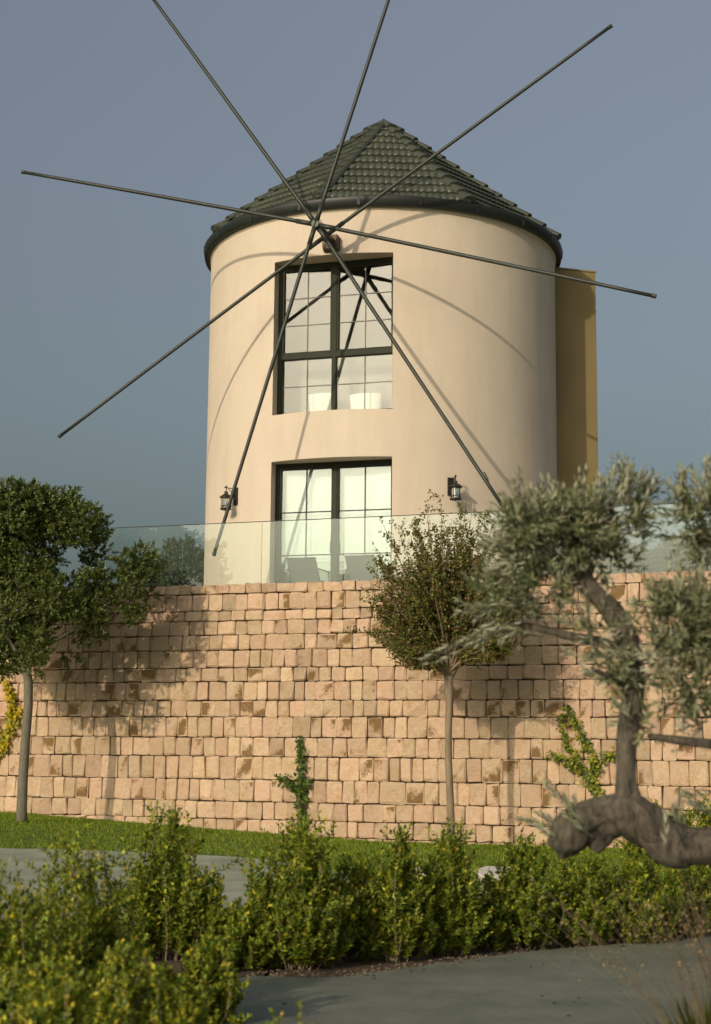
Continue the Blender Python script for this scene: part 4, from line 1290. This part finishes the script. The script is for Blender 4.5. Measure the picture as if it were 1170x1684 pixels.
# pale stone slabs on the lawn edge
for k, (pl, lb) in enumerate((([(662, 1443), (690, 1433), (706, 1434), (706, 1444)], 'pale flat stone slab left of the slender tree, behind the hedge'),
                              ([(782, 1440), (800, 1433), (838, 1434), (842, 1447), (800, 1449)], 'pale flat stone slab right of the slender tree, behind the hedge'))):
    q = [on_ground(x, y + 4) for x, y in pl]; c0 = sum(q, Vector())/len(q)
    m_ = MB(); n = len(q)
    q = [(p_ - c0)*1.15 for p_ in q]
    m_.add([p_ + Vector((0, 0, .09)) for p_ in q] + [p_ - Vector((0, 0, .02)) for p_ in q], [tuple(range(n))[::-1] if (q[1]-q[0]).cross(q[2]-q[1]).z < 0 else tuple(range(n))] + [(i, (i+1) % n, n + (i+1) % n, n + i) for i in range(n)])
    o = m_.build('stone_slab', M['slab'], None, None, .015); o.location = c0
    tag(o, lb, 'stone slab', 'pale slabs behind the hedge')

# pebbles and leaf litter along the bed edge
pb = MB()
bx = [q[0] for q in nearB[3:13]]; by = [q[1] for q in nearB[3:13]]
for _ in range(700):
    x = rng.uniform(-1.1, 3.0); y = np.interp(x, bx, by) + abs(rng.normal(0, .25)) + .01
    r_ = rng.uniform(.006, .02)
    v = [Vector((x + r_*math.cos(a_)*rng.uniform(.7, 1.2), y + r_*math.sin(a_)*rng.uniform(.7, 1.2), .012 + r_*.25)) for a_ in (0, 1.25, 2.5, 3.8, 5.0)]
    pb.add(v + [Vector((x, y, .012 + r_*.9))], [(i, (i+1) % 5, 5) for i in range(5)])
tag(pb.build('bed_gravel', M['pebble']), 'small pebbles and crumbs of soil along the edge of the hedge bed', 'gravel', kind='stuff')

k = 420
dx_ = rng.uniform(-1.6, 3.4, k); dy_ = rng.uniform(8.6, 13.5, k)
ok_ = dy_ < np.interp(dx_, bx, by) - .02 + .0*dx_
edge_b = np.exp(-(np.interp(dx_, bx, by) - dy_)/.6) > rng.random(k)
ok_ &= edge_b | (rng.random(k) < .12)
dx_, dy_ = dx_[ok_], dy_[ok_]; k = len(dx_)
tag(leaves(np.stack([dx_, dy_, np.full(k, .036)], 1), rdir(k)*np.array([1, 1, .15]), np.array([[0, 0, 1.]])*np.ones((k, 1)) + rng.normal(0, .15, (k, 3)), rng.uniform(.02, .05, k), rng.uniform(.012, .025, k),
    pal(k, [(.20, .13, .05), (.13, .08, .035), (.25, .22, .06)], (3, 3, 1)), 'leaf_litter', M['leaf'], None), 'dry fallen leaves scattered on the grey pavement beside the hedge', 'leaves', kind='stuff')
# feathery dry grass clump, bottom right
gb = on_ground(1150, 1750)
gr = thing('ornamental_grass', 'blurred feathery grass clump with dry seed heads in the bottom right corner', 'grass clump', (gb.x, gb.y - .8, 0))
go = Vector((gb.x, gb.y - .8, 0))
n = 420
th = rng.random(n)*2*PI
P = np.stack([np.cos(th)*.13*rng.random(n), np.sin(th)*.13*rng.random(n), np.zeros(n)], 1)
D = np.stack([np.cos(th)*rng.random(n)*.9, np.sin(th)*rng.random(n)*.6, np.ones(n)], 1)
leaves(P, D, rdir(n), rng.uniform(.22, .50, n), np.full(n, .0035), pal(n, [(.16, .22, .04), (.22, .27, .05), (.33, .29, .10)], (3, 3, 2)), 'blades', M['grass'], gr)
st_ = MB(); SP = []
for i in range(120):
    th = rng.random()*2*PI; r_ = rng.random()
    a_ = Vector((.08*math.cos(th), .08*math.sin(th), 0)); e_ = Vector((math.cos(th)*r_*.75 - .22, math.sin(th)*r_*.4, rng.uniform(.6, 1.02)))
    mid = a_.lerp(e_, .5) + Vector((0, 0, .08))
    st_.tube([a_, mid, e_], [.0018, .0015, .001], 3, False)
    for k in range(7):
        SP.append(tuple(mid.lerp(e_, rng.uniform(.35, 1.0)) + Vector(rng.normal(0, .018, 3))))
st_.build('stalks', M['bark_myrtle'], gr)
SP = np.array(SP); k = len(SP)
leaves(SP, rdir(k), rdir(k), rng.uniform(.010, .022, k), rng.uniform(.007, .012, k), pal(k, [(.34, .25, .13), (.22, .15, .08), (.45, .36, .2)], (3, 2, 1)), 'seed_heads', M['grass'], gr)
